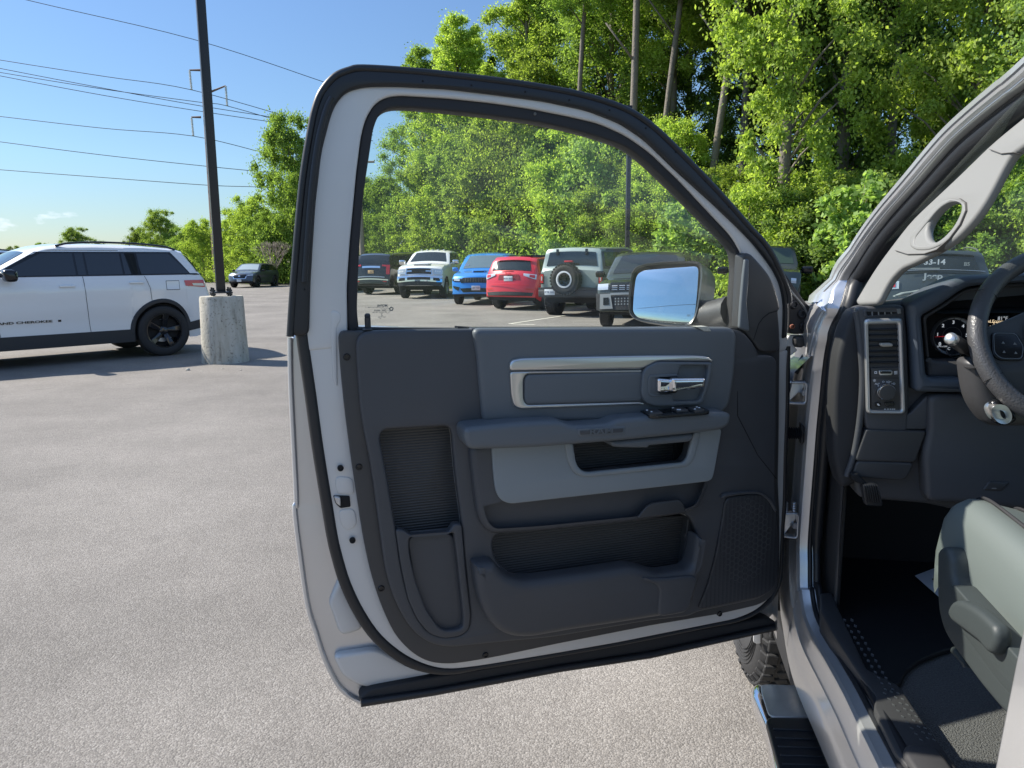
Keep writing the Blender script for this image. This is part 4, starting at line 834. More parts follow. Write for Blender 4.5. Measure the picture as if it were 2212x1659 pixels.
for x, y in ((-.140,-.012),(-.118,-.014),(-.140,-.032),(-.118,-.034)):
    prism('switch_arrow', [[(x-.003,y-.002),(x+.003,y-.002),(x,y+.003)]], -.002, .0012, WFM, M['ltgrey'], sbp, bevel=.0001, r=0)
prism('airbag_cover', [[(-.09,-.07),(-.10,.03),(-.06,.075),(.06,.075),(.10,.03),(.09,-.07),(.04,-.10),(-.04,-.10)]], -.02, .018, WFM, M['char'], stw, bevel=.018, r=.04, seg=4)
fs_ = SWF0.pw(*cI(1566, 806), .0); fe = DF.pw(*cI(1760, 930), .10)
stk = tube('turn_stalk', [fs_, fs_.lerp(fe, .12), fs_.lerp(fe, .45), fs_.lerp(fe, .55), fe], [.0105,.0125,.013,.010,.010], M['char2'], truck, 20)
dd_ = (fs_-fe).normalized()
tube('stalk_cap', [fs_+dd_*-.003, fs_+dd_*.008, fs_+dd_*.011], [.0115,.0115,.009], M['satin'], stk, 24)
fp('ignition_bezel', cI([(1850,1265),(1900,1240),(2010,1300),(2060,1400),(1960,1440),(1880,1420)]), .15, .215, M['black'], col, bevel=.01, r=.02)
fp('key_fob', cI([(1864,1310),(1880,1288),(1930,1285),(1975,1310),(1992,1360),(1990,1400),(1960,1414),(1920,1410),(1890,1380)]), .2, .232, M['satin'], col, bevel=.008, r=.015, holes=[cI([(1885,1320),(1900,1306),(1940,1312),(1968,1360),(1960,1390),(1925,1385),(1900,1360)])])
fp('key_core', cI([(1880,1312),(1945,1305),(1975,1365),(1962,1395),(1920,1390)]), .2, .224, M['char2'], col, bevel=.002, r=.01)
# ---- driver's seat
seat = empty('seat', (0,0,0)); seat.parent = truck
def seat_loft(name, rows, m, parent, smooth=80):
    k = len(rows[0]); vs = [rt(*p) for row in rows for p in row]
    fs = [(i*k+j, i*k+j+1, (i+1)*k+j+1, (i+1)*k+j) for i in range(len(rows)-1) for j in range(k-1)]
    me = meshobj(name, vs, fs, m, parent, smooth)
    return me
S0 = .535
def crosssec(t, lift, w=1.0, zt=.985):
    # left bolster -> inner trough -> right bolster
    P = [(0,-.13),(-.003,-.11),(-.004,-.06),(.002,-.02),(.014,.003),(.032,.013),(.055,.013),(.085,.003),(.115,-.004),(.15,-.002),(.24,.0),(.34,-.002),(.37,-.004),(.40,.006),(.44,.018),(.48,.0),(.50,-.08),(.50,-.13)]
    return [(S0+.02+a, t, zt+b*lift if b > -.03 else zt+b*lift) for a, b in P]
rows = []
for t, zt, lift in ((1.40,.90,.05),(1.445,.915,.4),(1.462,.945,.8),(1.463,.985,1),(1.454,1.012,1),(1.432,1.026,1),(1.39,1.031,1),(1.3,1.028,1.05),(1.15,1.02,1.2),(1.0,1.01,1.3),(.85,1.0,1.4),(.7,.99,1.4)):
    rows.append(crosssec(t, lift, zt=zt))
# split the cushion: bolsters in vinyl, centre in cloth
k = len(rows[0])
seat_loft('bolster', [r_[:9] for r_ in rows], M['sagev'], seat)
seat_loft('cushion', [r_[8:13] for r_ in rows], M['sage'], seat)
seat_loft('bolster', [r_[12:] for r_ in rows], M['sagev'], seat)
for ci in (6, 8):
    tube('seam', smooth_path([rt(*r_[ci])+UP*.0025+R_*-.001 for r_ in rows[2:]], 3), .0032, M['rubber_m'], seat, 6)
# backrest
slab('backrest', [[(.58+a, .55-b*.30-dz, .98+b*.75) for a, dz in ((0,.05),(.02,.0),(.08,-.03),(.14,0),(.25,.01),(.36,0),(.42,-.03),(.48,0),(.5,.05))] for b in (0,.1,.3,.5,.7,.9,1.0)], M['sage'], seat)
SP_ = Frame(rt(S0-.012, 0, 0), -T_, UP, -R_)
ss = plate('side_shield', SP_, cK([(1592,-235),(1610,-262),(1640,-270),(1665,-250),(1690,-180),(1700,0),(2130,470),(2600,1000),(2600,1450),(2040,890),(1900,720),(1740,500),(1700,445),(1640,345),(1600,200),(1588,0)]), -.05, .0, M['seatpl'], seat, bevel=.012, r=.02, seg=3)
plate('shield_panel', SP_, cK([(1697,0),(1720,10),(2130,480),(2600,1020),(2600,1300),(2040,700),(1780,350),(1700,130)]), -.03, .004, M['seatpl'], ss, bevel=.003, r=.01)
lv = plate('recline_lever', SP_, cK([(1662,180),(1690,120),(1740,108),(1830,150),(1910,210),(1990,290),(2005,350),(2002,430),(1975,500),(1930,480),(1890,420),(1790,340),(1690,265),(1665,225)]), -.004, .022, M['seatpl'], seat, bevel=.010, r=.03, seg=4)
plate('seat_rail', SP_, cK([(1690,430),(1740,490),(1770,540),(1800,600),(1735,540),(1680,480)]), -.06, -.02, M['seatpl'], seat, bevel=.006, r=.01)
# loose sheet of paper on the floor
pf = Frame((0,0,KZ+.02), R_, T_, UP)
pp_ = empty('paper_sheet', pf.pw(*cJ(1480, 1130)))
tag(pp_, 'white sheet of paper lying on the truck floor in front of the seat', 'paper')
PMx = pf
plate('sheet', PMx, cJ([(1372,1106),(1560,1034),(1700,1240),(1560,1270)]), .0, .0012, M['paper'], pp_, bevel=.0002, r=0)
plate('printing', PMx, cJ([(1500,1132),(1570,1110),(1600,1200),(1560,1180)]), .001, .0016, M['void'], pp_, bevel=.0001, r=0)
# ================================================================= parked vehicles
CG = {}
def paint(name, col, metal=.3, rough=.32): 
    return mat(name, col, rough, metal, coat=1.0)
CM = dict(glass=mat('car_glass', (.012,.016,.018), .04, spec=.8), clad=mat('cladding', (.03,.031,.034), .6), rubber=tyre_m, brim=mat('gloss_black_rim', (.012,.012,.014), .18, .3, coat=.6),
    alloy=mat('alloy', (.5,.5,.52), .3, .85), red=mat('lamp_red', (.55,.015,.02), .15, coat=1), clear=mat('lamp_clear', (.65,.68,.7), .12, .4, coat=1), under=mat('underbody', (.012,.012,.013), .8),
    chrome=M['chrome'], plate=mat('number_plate', (.62,.66,.70), .5), gap=mat('panel_gap', (.03,.03,.033), .7), seatin=mat('cabin_grey', (.06,.06,.062), .8))
class Body:
    def __init__(s, sp):
        s.__dict__.update(sp); s.px_ = [p[0] for p in s.top]; s.pz_ = [p[1] for p in s.top]
        s.xr, s.xf = s.px_[0], s.px_[-1]
    def zt(s, x): return float(np.interp(x, s.px_, s.pz_))
    def zb(s, x):
        z = s.sill
        if x > s.xf-.35: z += (x-s.xf+.35)*.35
        if x < s.xr+.35: z += (s.xr+.35-x)*.35
        for w in (s.wf, s.wr):
            d = abs(x-w)
            if d < s.ar: z = max(z, s.wh+math.sqrt(s.ar**2-d*d)*.98)
        return z
    def w(s, x, z):
        W = s.W
        e = 1-.035*((x-s.xr)/(s.xf-s.xr)-.45)**2*4
        y = W*e
        if z < s.waist: y -= .04*((s.waist-z)/(s.waist-s.sill))**1.6
        elif z > s.belt-.06: y -= s.tum*max(0, (z-s.belt+.06)/(s.roof-s.belt+.06))
        if abs(x) < s.xf*.82: y += .014*math.exp(-((z-s.belt+.20)/.05)**2)-.020*math.exp(-((z-s.sill-.34)/.13)**2)
        zt = s.zt(x); r = s.er if zt > s.belt+.1 else .10
        if z > zt-r: 
            q = min(1, (z-zt+r)/r); y -= r*.9*(1-math.sqrt(max(0, 1-q*q)))
        return y
    def de(s, v):
        x, y, z = v; h = s.xf if x > 0 else -s.xr
        k = max(0, (abs(x)-h*.55)/(h*.45)); c = s.cf if x > 0 else s.cr
        x -= math.copysign(c*(abs(y)/s.W)**2.4*k**1.5, x)
        if abs(x) > h*.8: y *= 1-s.nose*((abs(x)/h-.8)/.2)**2 if abs(x) <= h else 1-s.nose
        return Vector((x, y, z))
    def xfz(s, z):
        for i in range(len(s.top)-1, 0, -1):
            (x0, z0), (x1, z1) = s.top[i-1], s.top[i]
            if z1 <= z <= z0: return x1+(x0-x1)*((z-z1)/(z0-z1) if z0 != z1 else 0)
        return s.xf
    def xrz(s, z):
        for i in range(len(s.top)-1):
            (x0, z0), (x1, z1) = s.top[i], s.top[i+1]
            if z0 <= z <= z1: return x0+(x1-x0)*((z-z0)/(z1-z0) if z0 != z1 else 0)
        return s.xr
def mk(name, vs, fs, m, parent, smooth=35): return meshobj(name, vs, fs, m, parent, smooth, world=False)
def car_body(B, m, parent):
    xs = set(B.px_) | set(np.linspace(B.xr, B.xf, 40).tolist())
    for w in (B.wf, B.wr):
        for k in range(17): xs.add(w-B.ar*math.cos(math.pi*k/16))
        xs |= {w-B.ar-.002, w+B.ar+.002}
    xs = sorted(x for x in xs if B.xr <= x <= B.xf)
    xs = [x for i, x in enumerate(xs) if i == 0 or x-xs[i-1] > .0015]
    nz = 16; ny = 9; vs = []; fs = []
    fr = [(1-math.cos(math.pi*k/(nz-1)*.5+0))*0+k/(nz-1) for k in range(nz)]
    fr = [f if f < .8 else .8+.2*math.sin((f-.8)/.2*math.pi/2) for f in fr]
    per = nz*2+ny-2
    for x in xs:
        zb, zt = B.zb(x), B.zt(x); zb = min(zb, zt-.02); L_ = []
        for f in fr: z = zb+(zt-zb)*f; L_.append((x, B.w(x, z), z))
        wt = L_[-1][1]
        capr = B.crown
        T2 = [(x, wt*(1-2*k/(ny-1)), zt+capr*(1-(1-2*k/(ny-1))**2)) for k in range(1, ny-1)]
        Rr = [(x, -y, z) for x, y, z in reversed(L_)]
        for v in L_+T2+Rr: vs.append(B.de(v))
    k = nz*2+ny-2
    for i in range(len(xs)-1):
        for j in range(k-1): fs.append((i*k+j, i*k+j+1, (i+1)*k+j+1, (i+1)*k+j))
    for i in (0, len(xs)-1):
        for j in range(nz-1):
            a, b = i*k+j, i*k+k-1-j; fs.append((a, a+1, b-1, b) if i else (a, b, b-1, a+1))
    o = mk('body', vs, fs, m, parent, 28)
    bm = bmesh.new(); bm_box(bm, ((B.xr+B.xf)/2, 0, B.sill+.16), (B.xf-B.xr-.5, B.W*2-.24, .30))
    for w in (B.wf, B.wr): bm_box(bm, (w, 0, B.wh+.18), (B.ar*1.9, B.W*2-.28, .5))
    bmobj('underbody', bm, CM['under'], parent, 0)
    return o
def bil(c, u, v): 
    a, b, cc, d = [Vector(p) for p in c]; return (a*(1-u)+b*u)*(1-v)+(d*(1-u)+cc*u)*v
def side_patch(B, name, c, m, parent, off=.006, sd=1, nu=8, nv=4):
    vs = []; fs = []
    for i in range(nu+1):
        for j in range(nv+1):
            p = bil(c, i/nu, j/nv); v = B.de((p.x, B.w(p.x, p.y)+off, p.y)); vs.append((v.x, v.y*sd, v.z))
    for i in range(nu):
        for j in range(nv):
            q = (i*(nv+1)+j, (i+1)*(nv+1)+j, (i+1)*(nv+1)+j+1, i*(nv+1)+j+1); fs.append(q if sd > 0 else q[::-1])
    return mk(name, vs, fs, m, parent, 40)
def end_patch(B, name, c, m, parent, front=True, off=.008, nu=8, nv=4, frac=False):
    """c: (y,z) corners on the nose or the tail"""
    vs = []; fs = []; sg = 1 if front else -1
    for i in range(nu+1):
        for j in range(nv+1):
            p = bil(c, i/nu, j/nv); x = B.xfz(p.y) if front else B.xrz(p.y)
            y = p.x*B.w(x, p.y-.02) if frac else p.x
            cap = B.crown*(1-min(1, (abs(y)/max(.3, B.w(x, B.zt(x))))**2))
            v = B.de((x, y, p.y)); vs.append((v.x+off*sg, v.y, v.z+off*.4+cap))
    for i in range(nu):
        for j in range(nv):
            q = (i*(nv+1)+j, (i+1)*(nv+1)+j, (i+1)*(nv+1)+j+1, i*(nv+1)+j+1); fs.append(q if front else q[::-1])
    return mk(name, vs, fs, m, parent, 40)
WM = {}
def wheel(parent, x, y, r, w, rim_r, style, rim_m, sd, tread=False):
    e = bpy.data.objects.new('wheel', None); COL.objects.link(e); e.parent = parent; e.location = (x, y, r); e.rotation_euler = (0, .35*x, 0 if sd > 0 else math.pi)
    key = (r, w, rim_r, style, rim_m.name)
    if key in WM:
        for nm, me in WM[key]: o = bpy.data.objects.new(nm, me); COL.objects.link(o); o.parent = e
        return e
    h = w/2
    prof = [(rim_r*.97,-h*.8),(rim_r+.01,-h*.95),((rim_r+r)/2,-h),(r*.96,-h*.93),(r*.99,-h*.8),(r,-h*.6),(r,h*.6),(r*.99,h*.8),(r*.96,h*.93),((rim_r+r)/2,h),(rim_r+.01,h*.95),(rim_r*.97,h*.8)]
    vs, fs = lathe_vf(prof, 40); parts = [('tyre', mk('tyre', vs, fs, CM['rubber'], e, 50))]
    if tread:
        bm = bmesh.new()
        for i in range(34):
            a = 2*math.pi*i/34
            for ax in (-h*.72, -h*.25, h*.25, h*.72):
                mm = Matrix.Rotation(-a-(.09 if ax*1 in (-h*.25, h*.72) else 0), 4, 'Y') @ Matrix.Translation((r*1.004, ax, 0))
                for vv in bm_box(bm, (0,0,0), (.022, h*.38, r*.13)): vv.co = mm @ vv.co
        parts.append(('tread', bmobj('tread', bm, CM['rubber'], e, 30)))
    vs, fs = lathe_vf([(rim_r*.98,h*.78),(rim_r*1.0,h*.9),(rim_r*.94,h*.88),(rim_r*.90,h*.45),(rim_r*.88,-h*.5)], 40)
    k = len(vs); v2, f2 = lathe_vf([(.0001,h*.30),(rim_r*.22,h*.32),(rim_r*.27,h*.5),(rim_r*.2,h*.62),(.0001,h*.62)][::1], 20); vs += v2; fs += [tuple(a+k for a in f_) for f_ in f2]
    bm = bmesh.new()
    n = {'five': 5, 'ten': 10, 'twin': 10, 'eight': 8}[style]
    for i in range(n):
        a = 2*math.pi*(i+(.18 if style == 'twin' and i % 2 else 0))/n; ww = {'five': .26, 'ten': .13, 'twin': .14, 'eight': .2}[style]*rim_r
        mm = Matrix.Rotation(-a, 4, 'Y') @ Matrix.Translation((rim_r*.58, h*.50, 0))
        for vv in bm_box(bm, (0,0,0), (rim_r*.74, h*.22, ww), .006, 1):
            if vv.co.x > 0: vv.co.z *= 1.35; vv.co.y += h*.18
            vv.co = mm @ vv.co
    me = bpy.data.meshes.new('t'); bm.to_mesh(me); bm.free(); k = len(vs)
    vs += [tuple(v.co) for v in me.vertices]; fs += [tuple(a+k for a in p.vertices) for p in me.polygons]; bpy.data.meshes.remove(me)
    parts.append(('rim', mk('rim', vs, fs, rim_m, e, 40)))
    vs, fs = lathe_vf([(rim_r*.66,-h*.0),(rim_r*.66,h*.08),(rim_r*.2,h*.08)], 24); parts.append(('brake_disc', mk('brake_disc', vs, fs, M['steel'], e, 40)))
    vs, fs = lathe_vf([(rim_r*.95,-h*.3),(.0001,-h*.3)], 24); parts.append(('wheel_back', mk('wheel_back', vs, fs, CM['under'], e, 0)))
    WM[key] = [(nm, o.data) for nm, o in parts]
    return e
def lmir(B, root, x, z, m, sd, big=1.0):
    bm = bmesh.new(); y = B.w(x, z)
    for vv in bm_box(bm, (0,0,0), (.14*big, .22*big, .15*big), .045*big, 3):
        vv.co = Vector((vv.co.x-(.02 if vv.co.z < 0 else 0), vv.co.y, vv.co.z)) + Vector((x, sd*(y+.16*big), z+.07))
    bm_box(bm, (x+.01, sd*(y+.04), z+.03), (.05, .12, .04), .01)
    o = bmobj('side_mirror', bm, m, root, 50)
    g = bmesh.new(); bm_box(g, (x-.076*big, sd*(y+.16*big), z+.07), (.004, .17*big, .105*big), .001); bmobj('mirror_glass', g, M['mirror'], o, 0)
    return o
def handle(B, root, x, z, m, sd, L_=.19):
    bm = bmesh.new(); bm_box(bm, (x, sd*(B.w(x, z)+.022), z), (L_, .022, .032), .009, 3); bm_box(bm, (x-L_*.4, sd*(B.w(x, z)+.008), z), (.03, .03, .022)); bm_box(bm, (x+L_*.4, sd*(B.w(x, z)+.008), z), (.03, .03, .022))
    return bmobj('door_handle', bm, m, root, 50)
def gapline(B, root, pts, sd, wd=.007):
    out_v = []; out_f = []
    P = [Vector(p) for p in pts]
    for i in range(len(P)-1):
        d = (P[i+1]-P[i]).normalized(); n_ = Vector((-d.y, d.x))*wd/2; k = max(1, int((P[i+1]-P[i]).length/.025))
        for j in range(k):
            a, b = P[i].lerp(P[i+1], j/k), P[i].lerp(P[i+1], (j+1)/k); b0 = len(out_v)
            for q in (a-n_, b-n_, b+n_, a+n_): v = B.de((q.x, B.w(q.x, q.y)+.0035, q.y)); out_v.append((v.x, v.y*sd, v.z))
            out_f.append((b0, b0+1, b0+2, b0+3) if sd > 0 else (b0+3, b0+2, b0+1, b0))
    return mk('door_gap', out_v, out_f, CM['gap'], root, 0)
def rail(B, root, x0, x1, m, h=.045):
    for sd in (1, -1):
        p = []
        for k in range(13):
            x = x0+(x1-x0)*k/12; e = math.sin(math.pi*k/12)**.35; z = B.zt(x)
            p.append((x, sd*(B.w(x, z-.03)-.03), z+h*e-.005))
        tube('roof_rail', p, .016, m, root, 8, world=False)
def plate_on(B, root, y, z, front, txt=None, m=None, w=.305, h=.152):
    x = (B.xfz(z) if front else B.xrz(z)); sg = 1 if front else -1
    bm = bmesh.new(); bm_box(bm, (x+sg*.03, y, z), (.012, w, h), .003); o = bmobj('number_plate', bm, m or CM['plate'], root, 30)
    if txt:
        M4 = Matrix.Translation((x+sg*.0375, y, z)) @ Matrix(((0,0,1,0),(1,0,0,0),(0,1,0,0),(0,0,0,1)))
        if not front: M4 = Matrix.Translation((x+sg*.0375, y, z)) @ Matrix(((0,0,-1,0),(-1,0,0,0),(0,1,0,0),(0,0,0,1)))
        text_on('plate_letters', txt, .07, M4, mat('plate_ink', (.03,.05,.12), .6) if 'plate_ink' not in bpy.data.materials else bpy.data.materials['plate_ink'], o, world=False, extrude=.0005)
    return o
def end_text(B, root, s, size, y, z, front, m, sx=1.0, bold=0, x=None, off=.02):
    sg = 1 if front else -1; x = (B.xfz(z) if front else B.xrz(z)) if x is None else x
    RM = Matrix(((0,0,1,0),(1,0,0,0),(0,1,0,0),(0,0,0,1))) if front else Matrix(((0,0,-1,0),(-1,0,0,0),(0,1,0,0),(0,0,0,1)))
    return text_on('badge', s, size, Matrix.Translation((x+sg*off, y, z)) @ RM, m, root, world=False, extrude=.004, sx=sx, bold=bold)
def side_text(B, root, s, size, x, z, sd, m, sx=1.0, bold=0):
    RM = Matrix(((-1,0,0,0),(0,0,1,0),(0,1,0,0),(0,0,0,1))) if sd > 0 else Matrix(((1,0,0,0),(0,0,-1,0),(0,1,0,0),(0,0,0,1)))
    return text_on('badge', s, size, Matrix.Translation((x, sd*(B.w(x, z)+.006), z)) @ RM, m, root, world=False, extrude=.003, sx=sx, bold=bold)
def frontal(B, root, side=None):
    pass
def base_car(sp, m, label, cat, ref_local, ref_px, heading, name='parked_car', ground_pt=None):
    g = ground(*ref_px) if ground_pt is None else Vector(ground_pt)
    h = R(heading); c, s_ = math.cos(h), math.sin(h); rx, ry = ref_local
    root = empty(name, (g.x-(rx*c-ry*s_), g.y-(rx*s_+ry*c), 0), h); tag(root, label, cat)
    B = Body(sp); car_body(B, m, root)
    for wx in (B.wf, B.wr):
        for sd in (1, -1):
            wheel(root, wx, sd*(B.W-B.tw/2-.015), B.wh, B.tw, B.rr, B.ws, B.rm, sd, B.tread)
            if B.cladm:                  # wheel-arch lip
                vs = []; fs = []
                for k in range(25):
                    a = math.pi*k/24
                    for q, (rr_, o_) in enumerate(((B.ar-.012,.0),(B.ar-.012,.018),(B.ar+.028,.022),(B.ar+.05,.004))):
                        x = wx-rr_*math.cos(a); z = max(B.sill, B.wh+rr_*math.sin(a)); v = B.de((x, B.w(x, min(z, B.zt(x)-.05))+o_, z)); vs.append((v.x, v.y*sd, v.z))
                for k in range(24):
                    for q in range(3): f_ = (k*4+q, (k+1)*4+q, (k+1)*4+q+1, k*4+q+1); fs.append(f_ if sd < 0 else f_[::-1])
                mk('wheel_arch', vs, fs, B.cladm, root, 40)
    return root, B
def glass_band(B, root, sd, xa, xb, xc, xd, zlo, zhi, splits, pane_m=None, band=None):
    """side glass: lower corners xa..xb, upper corners xc..xd; splits are pillar positions"""
    side_patch(B, 'window_surround', [(xa, zlo), (xb, zlo+.005), (xd, zhi), (xc, zhi)], band or M['black'], root, .003, sd, 24, 5)
    e = .028; cuts = [xa+.03]+list(splits)+[xb-.06]
    for i in range(len(cuts)-1):
        a, b = cuts[i]+e*.5, cuts[i+1]-e*.5
        def ux(x):
            f = (x-xa)/(xb-xa); return xc+(xd-xc)*f if False else x
        ta = a+(xc-xa)*(1 if i == 0 else 0); tb = b+(xd-xb)*(1 if i == len(cuts)-2 else 0)
        side_patch(B, 'side_window', [(a, zlo+.022), (b, zlo+.022), (tb, zhi-.025), (ta, zhi-.025)], pane_m or CM['glass'], root, .007, sd, 12, 5)
def ends_glass(B, root, z0, z1, front, k0=.86, k1=.80, m=None):
    end_patch(B, 'windshield' if front else 'rear_window', [(-k0, z0), (k0, z0), (k1, z1), (-k1, z1)], m or CM['glass'], root, front, .008, 14, 6, True)
base = dict(crown=.035, er=.07, cf=.18, cr=.12, nose=.06, tum=.16, cladm=None, ws='five', rm=CM['brim'], rr=.25, tread=False, tw=.24)
def S(**k): d = dict(base); d.update(k); return d
WHITE = paint('white_paint', (.76,.755,.74), 0, .3)
# --- white SUV at the left
gc = S(top=[(-2.46,.50),(-2.455,.72),(-2.44,.95),(-2.38,1.10),(-2.33,1.24),(-2.20,1.38),(-2.02,1.58),(-1.94,1.69),(-1.80,1.725),(-1.3,1.765),(-.6,1.785),(-.1,1.775),(.12,1.745),(.28,1.69),(1.02,1.27),(1.12,1.235),(1.9,1.14),(2.25,1.02),(2.38,.90),(2.44,.70),(2.46,.45)], W=.985, sill=.28, waist=.85, belt=1.27, roof=1.78, wf=1.50, wr=-1.46, wh=.41, ar=.475, cladm=CM['clad'], rr=.28, tum=.20, cr=.20, cf=.25, nose=.08)
root, B = base_car(gc, WHITE, 'white SUV with black wheels and black trim parked behind the concrete lamp post base', 'SUV', (gc['wr'], gc['W']), (361.6, 768.7), 225, 'parked_suv')
for sd in (1, -1):
    side_patch(B, 'sill_cladding', [(-1.0,.27),(1.04,.27),(1.04,.47),(-1.0,.47)], CM['clad'], root, .012, sd, 10, 2)
    side_patch(B, 'rear_cladding', [(-2.40,.45),(-1.90,.38),(-1.90,.52),(-2.40,.60)], CM['clad'], root, .010, sd, 4, 2)
    glass_band(B, root, sd, -2.06, .86, -1.72, .24, 1.31, 1.68, [-1.15,-.92,-.40,-.26])
    handle(B, root, -1.08, 1.20, WHITE, sd, .21); handle(B, root, -.10, 1.17, WHITE, sd, .21)
    gapline(B, root, [(-.33,1.31),(-.35,.8),(-.37,.47)], sd); gapline(B, root, [(-1.22,1.30),(-1.28,1.12),(-1.30,.87)], sd); gapline(B, root, [(.84,1.28),(.83,.8),(.8,.47)], sd)
    gapline(B, root, [(-.9,1.70),(.1,1.705)], sd, .006)
    side_patch(B, 'taillight', [(-2.34,1.10),(-1.92,1.13),(-1.90,1.22),(-2.31,1.22)], CM['red'], root, .010, sd, 6, 2)
    side_patch(B, 'taillight_bar', [(-2.32,1.12),(-2.08,1.13),(-2.06,1.17),(-2.30,1.165)], CM['clear'], root, .013, sd, 4, 1)
    side_patch(B, 'd_pillar', [(-2.30,1.30),(-2.03,1.31),(-2.04,1.335),(-2.27,1.33)], M['black'], root, .006, sd, 4, 2)
    side_patch(B, 'spoiler_fin', [(-2.24,1.34),(-2.18,1.36),(-1.98,1.64),(-2.04,1.60)], M['black'], root, .008, sd, 2, 4)
    lmir(B, root, .66, 1.27, M['black'], sd, 1.15)
side_patch(B, 'fuel_door', [(-1.80,1.07),(-1.55,1.07),(-1.55,1.22),(-1.80,1.22)], CM['gap'], root, .002, 1, 3, 3)
side_patch(B, 'fuel_door', [(-1.792,1.078),(-1.558,1.078),(-1.558,1.212),(-1.792,1.212)], WHITE, root, .004, 1, 3, 3)
rail(B, root, -1.8, -.05, M['black'], .05)
side_text(B, root, 'GRAND CHEROKEE', .046, .54, .665, 1, M['black'], 2.0, .0012)
side_patch(B, 'badge', [(.02,.65),(.06,.65),(.06,.68),(.02,.68)], M['black'], root, .008, 1, 1, 1)
ends_glass(B, root, 1.31, 1.66, True); ends_glass(B, root, 1.34, 1.66, False)
tube('antenna', [(-1.2,.45,1.77),(-1.22,.45,1.90)], .006, M['black'], root, 6, world=False)
# --- black SUV mostly out of frame behind it
gk = dict(gc); gk.update(cladm=None)
BLACK = paint('black_paint', (.012,.013,.016), .2, .25)
root, B = base_car(gk, BLACK, 'dark SUV at the left edge showing only its roof over the white SUV', 'SUV', (0,0), None, 215, 'parked_suv', ground_pt=(-11.6,15.0,0))
for sd in (1,-1): glass_band(B, root, sd, -2.06, 1.20, -1.72, .60, 1.215, 1.66, [-.98,.04]); lmir(B, root, 1.02, 1.15, M['black'], sd)
ends_glass(B, root, 1.26, 1.66, True); rail(B, root, -1.75, .35, M['black'])
# --- grey crossover far off
mz = S(top=[(-2.19,.45),(-2.18,.80),(-2.10,1.0),(-1.95,1.10),(-1.55,1.38),(-1.2,1.48),(-.4,1.54),(.1,1.52),(.35,1.46),(1.05,1.05),(1.15,1.02),(1.7,.94),(2.0,.86),(2.14,.72),(2.19,.42)], W=.895, sill=.26, waist=.75, belt=1.02, roof=1.54, wf=1.35, wr=-1.30, wh=.345, ar=.41, cladm=CM['clad'], rr=.23, ws='ten', tum=.20, cf=.30, nose=.10)
GREY = paint('machine_grey_paint', (.075,.085,.10), .6, .3)
root, B = base_car(mz, GREY, 'small grey crossover parked alone at the far edge of the lot by the bushes', 'car', (mz['wf'], mz['W']), (559.6,620.8), -96, 'parked_car')
for sd in (1,-1):
    glass_band(B, root, sd, -1.72, .95, -1.30, .35, 1.06, 1.44, [-.95,-.05]); lmir(B, root, .78, 1.0, M['black'], sd, .85)
    side_patch(B, 'sill_cladding', [(-.9,.25),(.94,.25),(.94,.38),(-.9,.38)], CM['clad'], root, .012, sd, 8, 2)
    end_patch(B, 'headlight', [(sd*.52,.74),(sd*.80,.76),(sd*.80,.84),(sd*.52,.80)], CM['clear'], root, True, .012, 5, 2)
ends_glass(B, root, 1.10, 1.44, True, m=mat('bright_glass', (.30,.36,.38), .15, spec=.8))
gr_ = end_patch(B, 'grille', [(-.42,.56),(.42,.56),(.50,.78),(-.50,.78)], M['black'], root, True, .014, 8, 3)
for pts in ([(-.52,.79),(-.47,.79),(-.38,.54),(-.44,.54)], [(.47,.79),(.52,.79),(.44,.54),(.38,.54)], [(-.42,.56),(.42,.56),(.38,.53),(-.38,.53)]): end_patch(B, 'grille_trim', pts, CM['chrome'], gr_, True, .02, 2, 2)
end_patch(B, 'emblem', [(-.07,.66),(.07,.66),(.07,.73),(-.07,.73)], CM['chrome'], gr_, True, .024, 2, 2)
end_patch(B, 'lower_grille', [(-.66,.34),(.66,.34),(.70,.44),(-.70,.44)], CM['clad'], root, True, .014, 8, 2)
plate_on(B, root, 0, .46, True)
# --- black full-size SUV, tail towards us
yk = S(top=[(-2.67,.48),(-2.66,.80),(-2.62,1.02),(-2.60,1.20),(-2.50,1.62),(-2.42,1.80),(-2.25,1.87),(-1,1.92),(0,1.93),(.7,1.90),(1.0,1.84),(1.55,1.33),(1.65,1.29),(2.3,1.22),(2.5,1.12),(2.62,.9),(2.67,.5)], W=1.02, sill=.30, waist=.9, belt=1.25, roof=1.93, wf=1.62, wr=-1.45, wh=.42, ar=.49, rr=.29, ws='twin', rm=CM['alloy'], tum=.17, cr=.10, tw=.28, crown=.05)
root, B = base_car(yk, BLACK, 'black full-size SUV with red tail lamps parked tail out left of the white pickup', 'SUV', (yk['wr'], yk['W']-.12), cW(368,1008), 70, 'parked_suv')
for sd in (1,-1):
    glass_band(B, root, sd, -2.35, 1.40, -2.15, .95, 1.30, 1.80, [-1.3,-.15,.0]); lmir(B, root, 1.25, 1.25, M['black'], sd, 1.2)
    end_patch(B, 'taillight', [(sd*.80,.95),(sd*.97,.95),(sd*.97,1.38),(sd*.80,1.38)], CM['red'], root, False, .02, 3, 6); end_patch(B, 'taillight', [(sd*.58,1.30),(sd*.80,1.30),(sd*.80,1.37),(sd*.58,1.37)], CM['red'], root, False, .02, 3, 2)
    handle(B, root, -.9, 1.15, CM['chrome'], sd, .22); handle(B, root, .3, 1.15, CM['chrome'], sd, .22)
ends_glass(B, root, 1.42, 1.80, False, .82, .76)
end_patch(B, 'tailgate_bar', [(-.50,1.20),(.50,1.20),(.50,1.29),(-.50,1.29)], CM['chrome'], root, False, .03, 6, 2)
plate_on(B, root, 0, 1.07, False, 'FKJ', mat('amber_plate', (.62,.42,.22), .5))
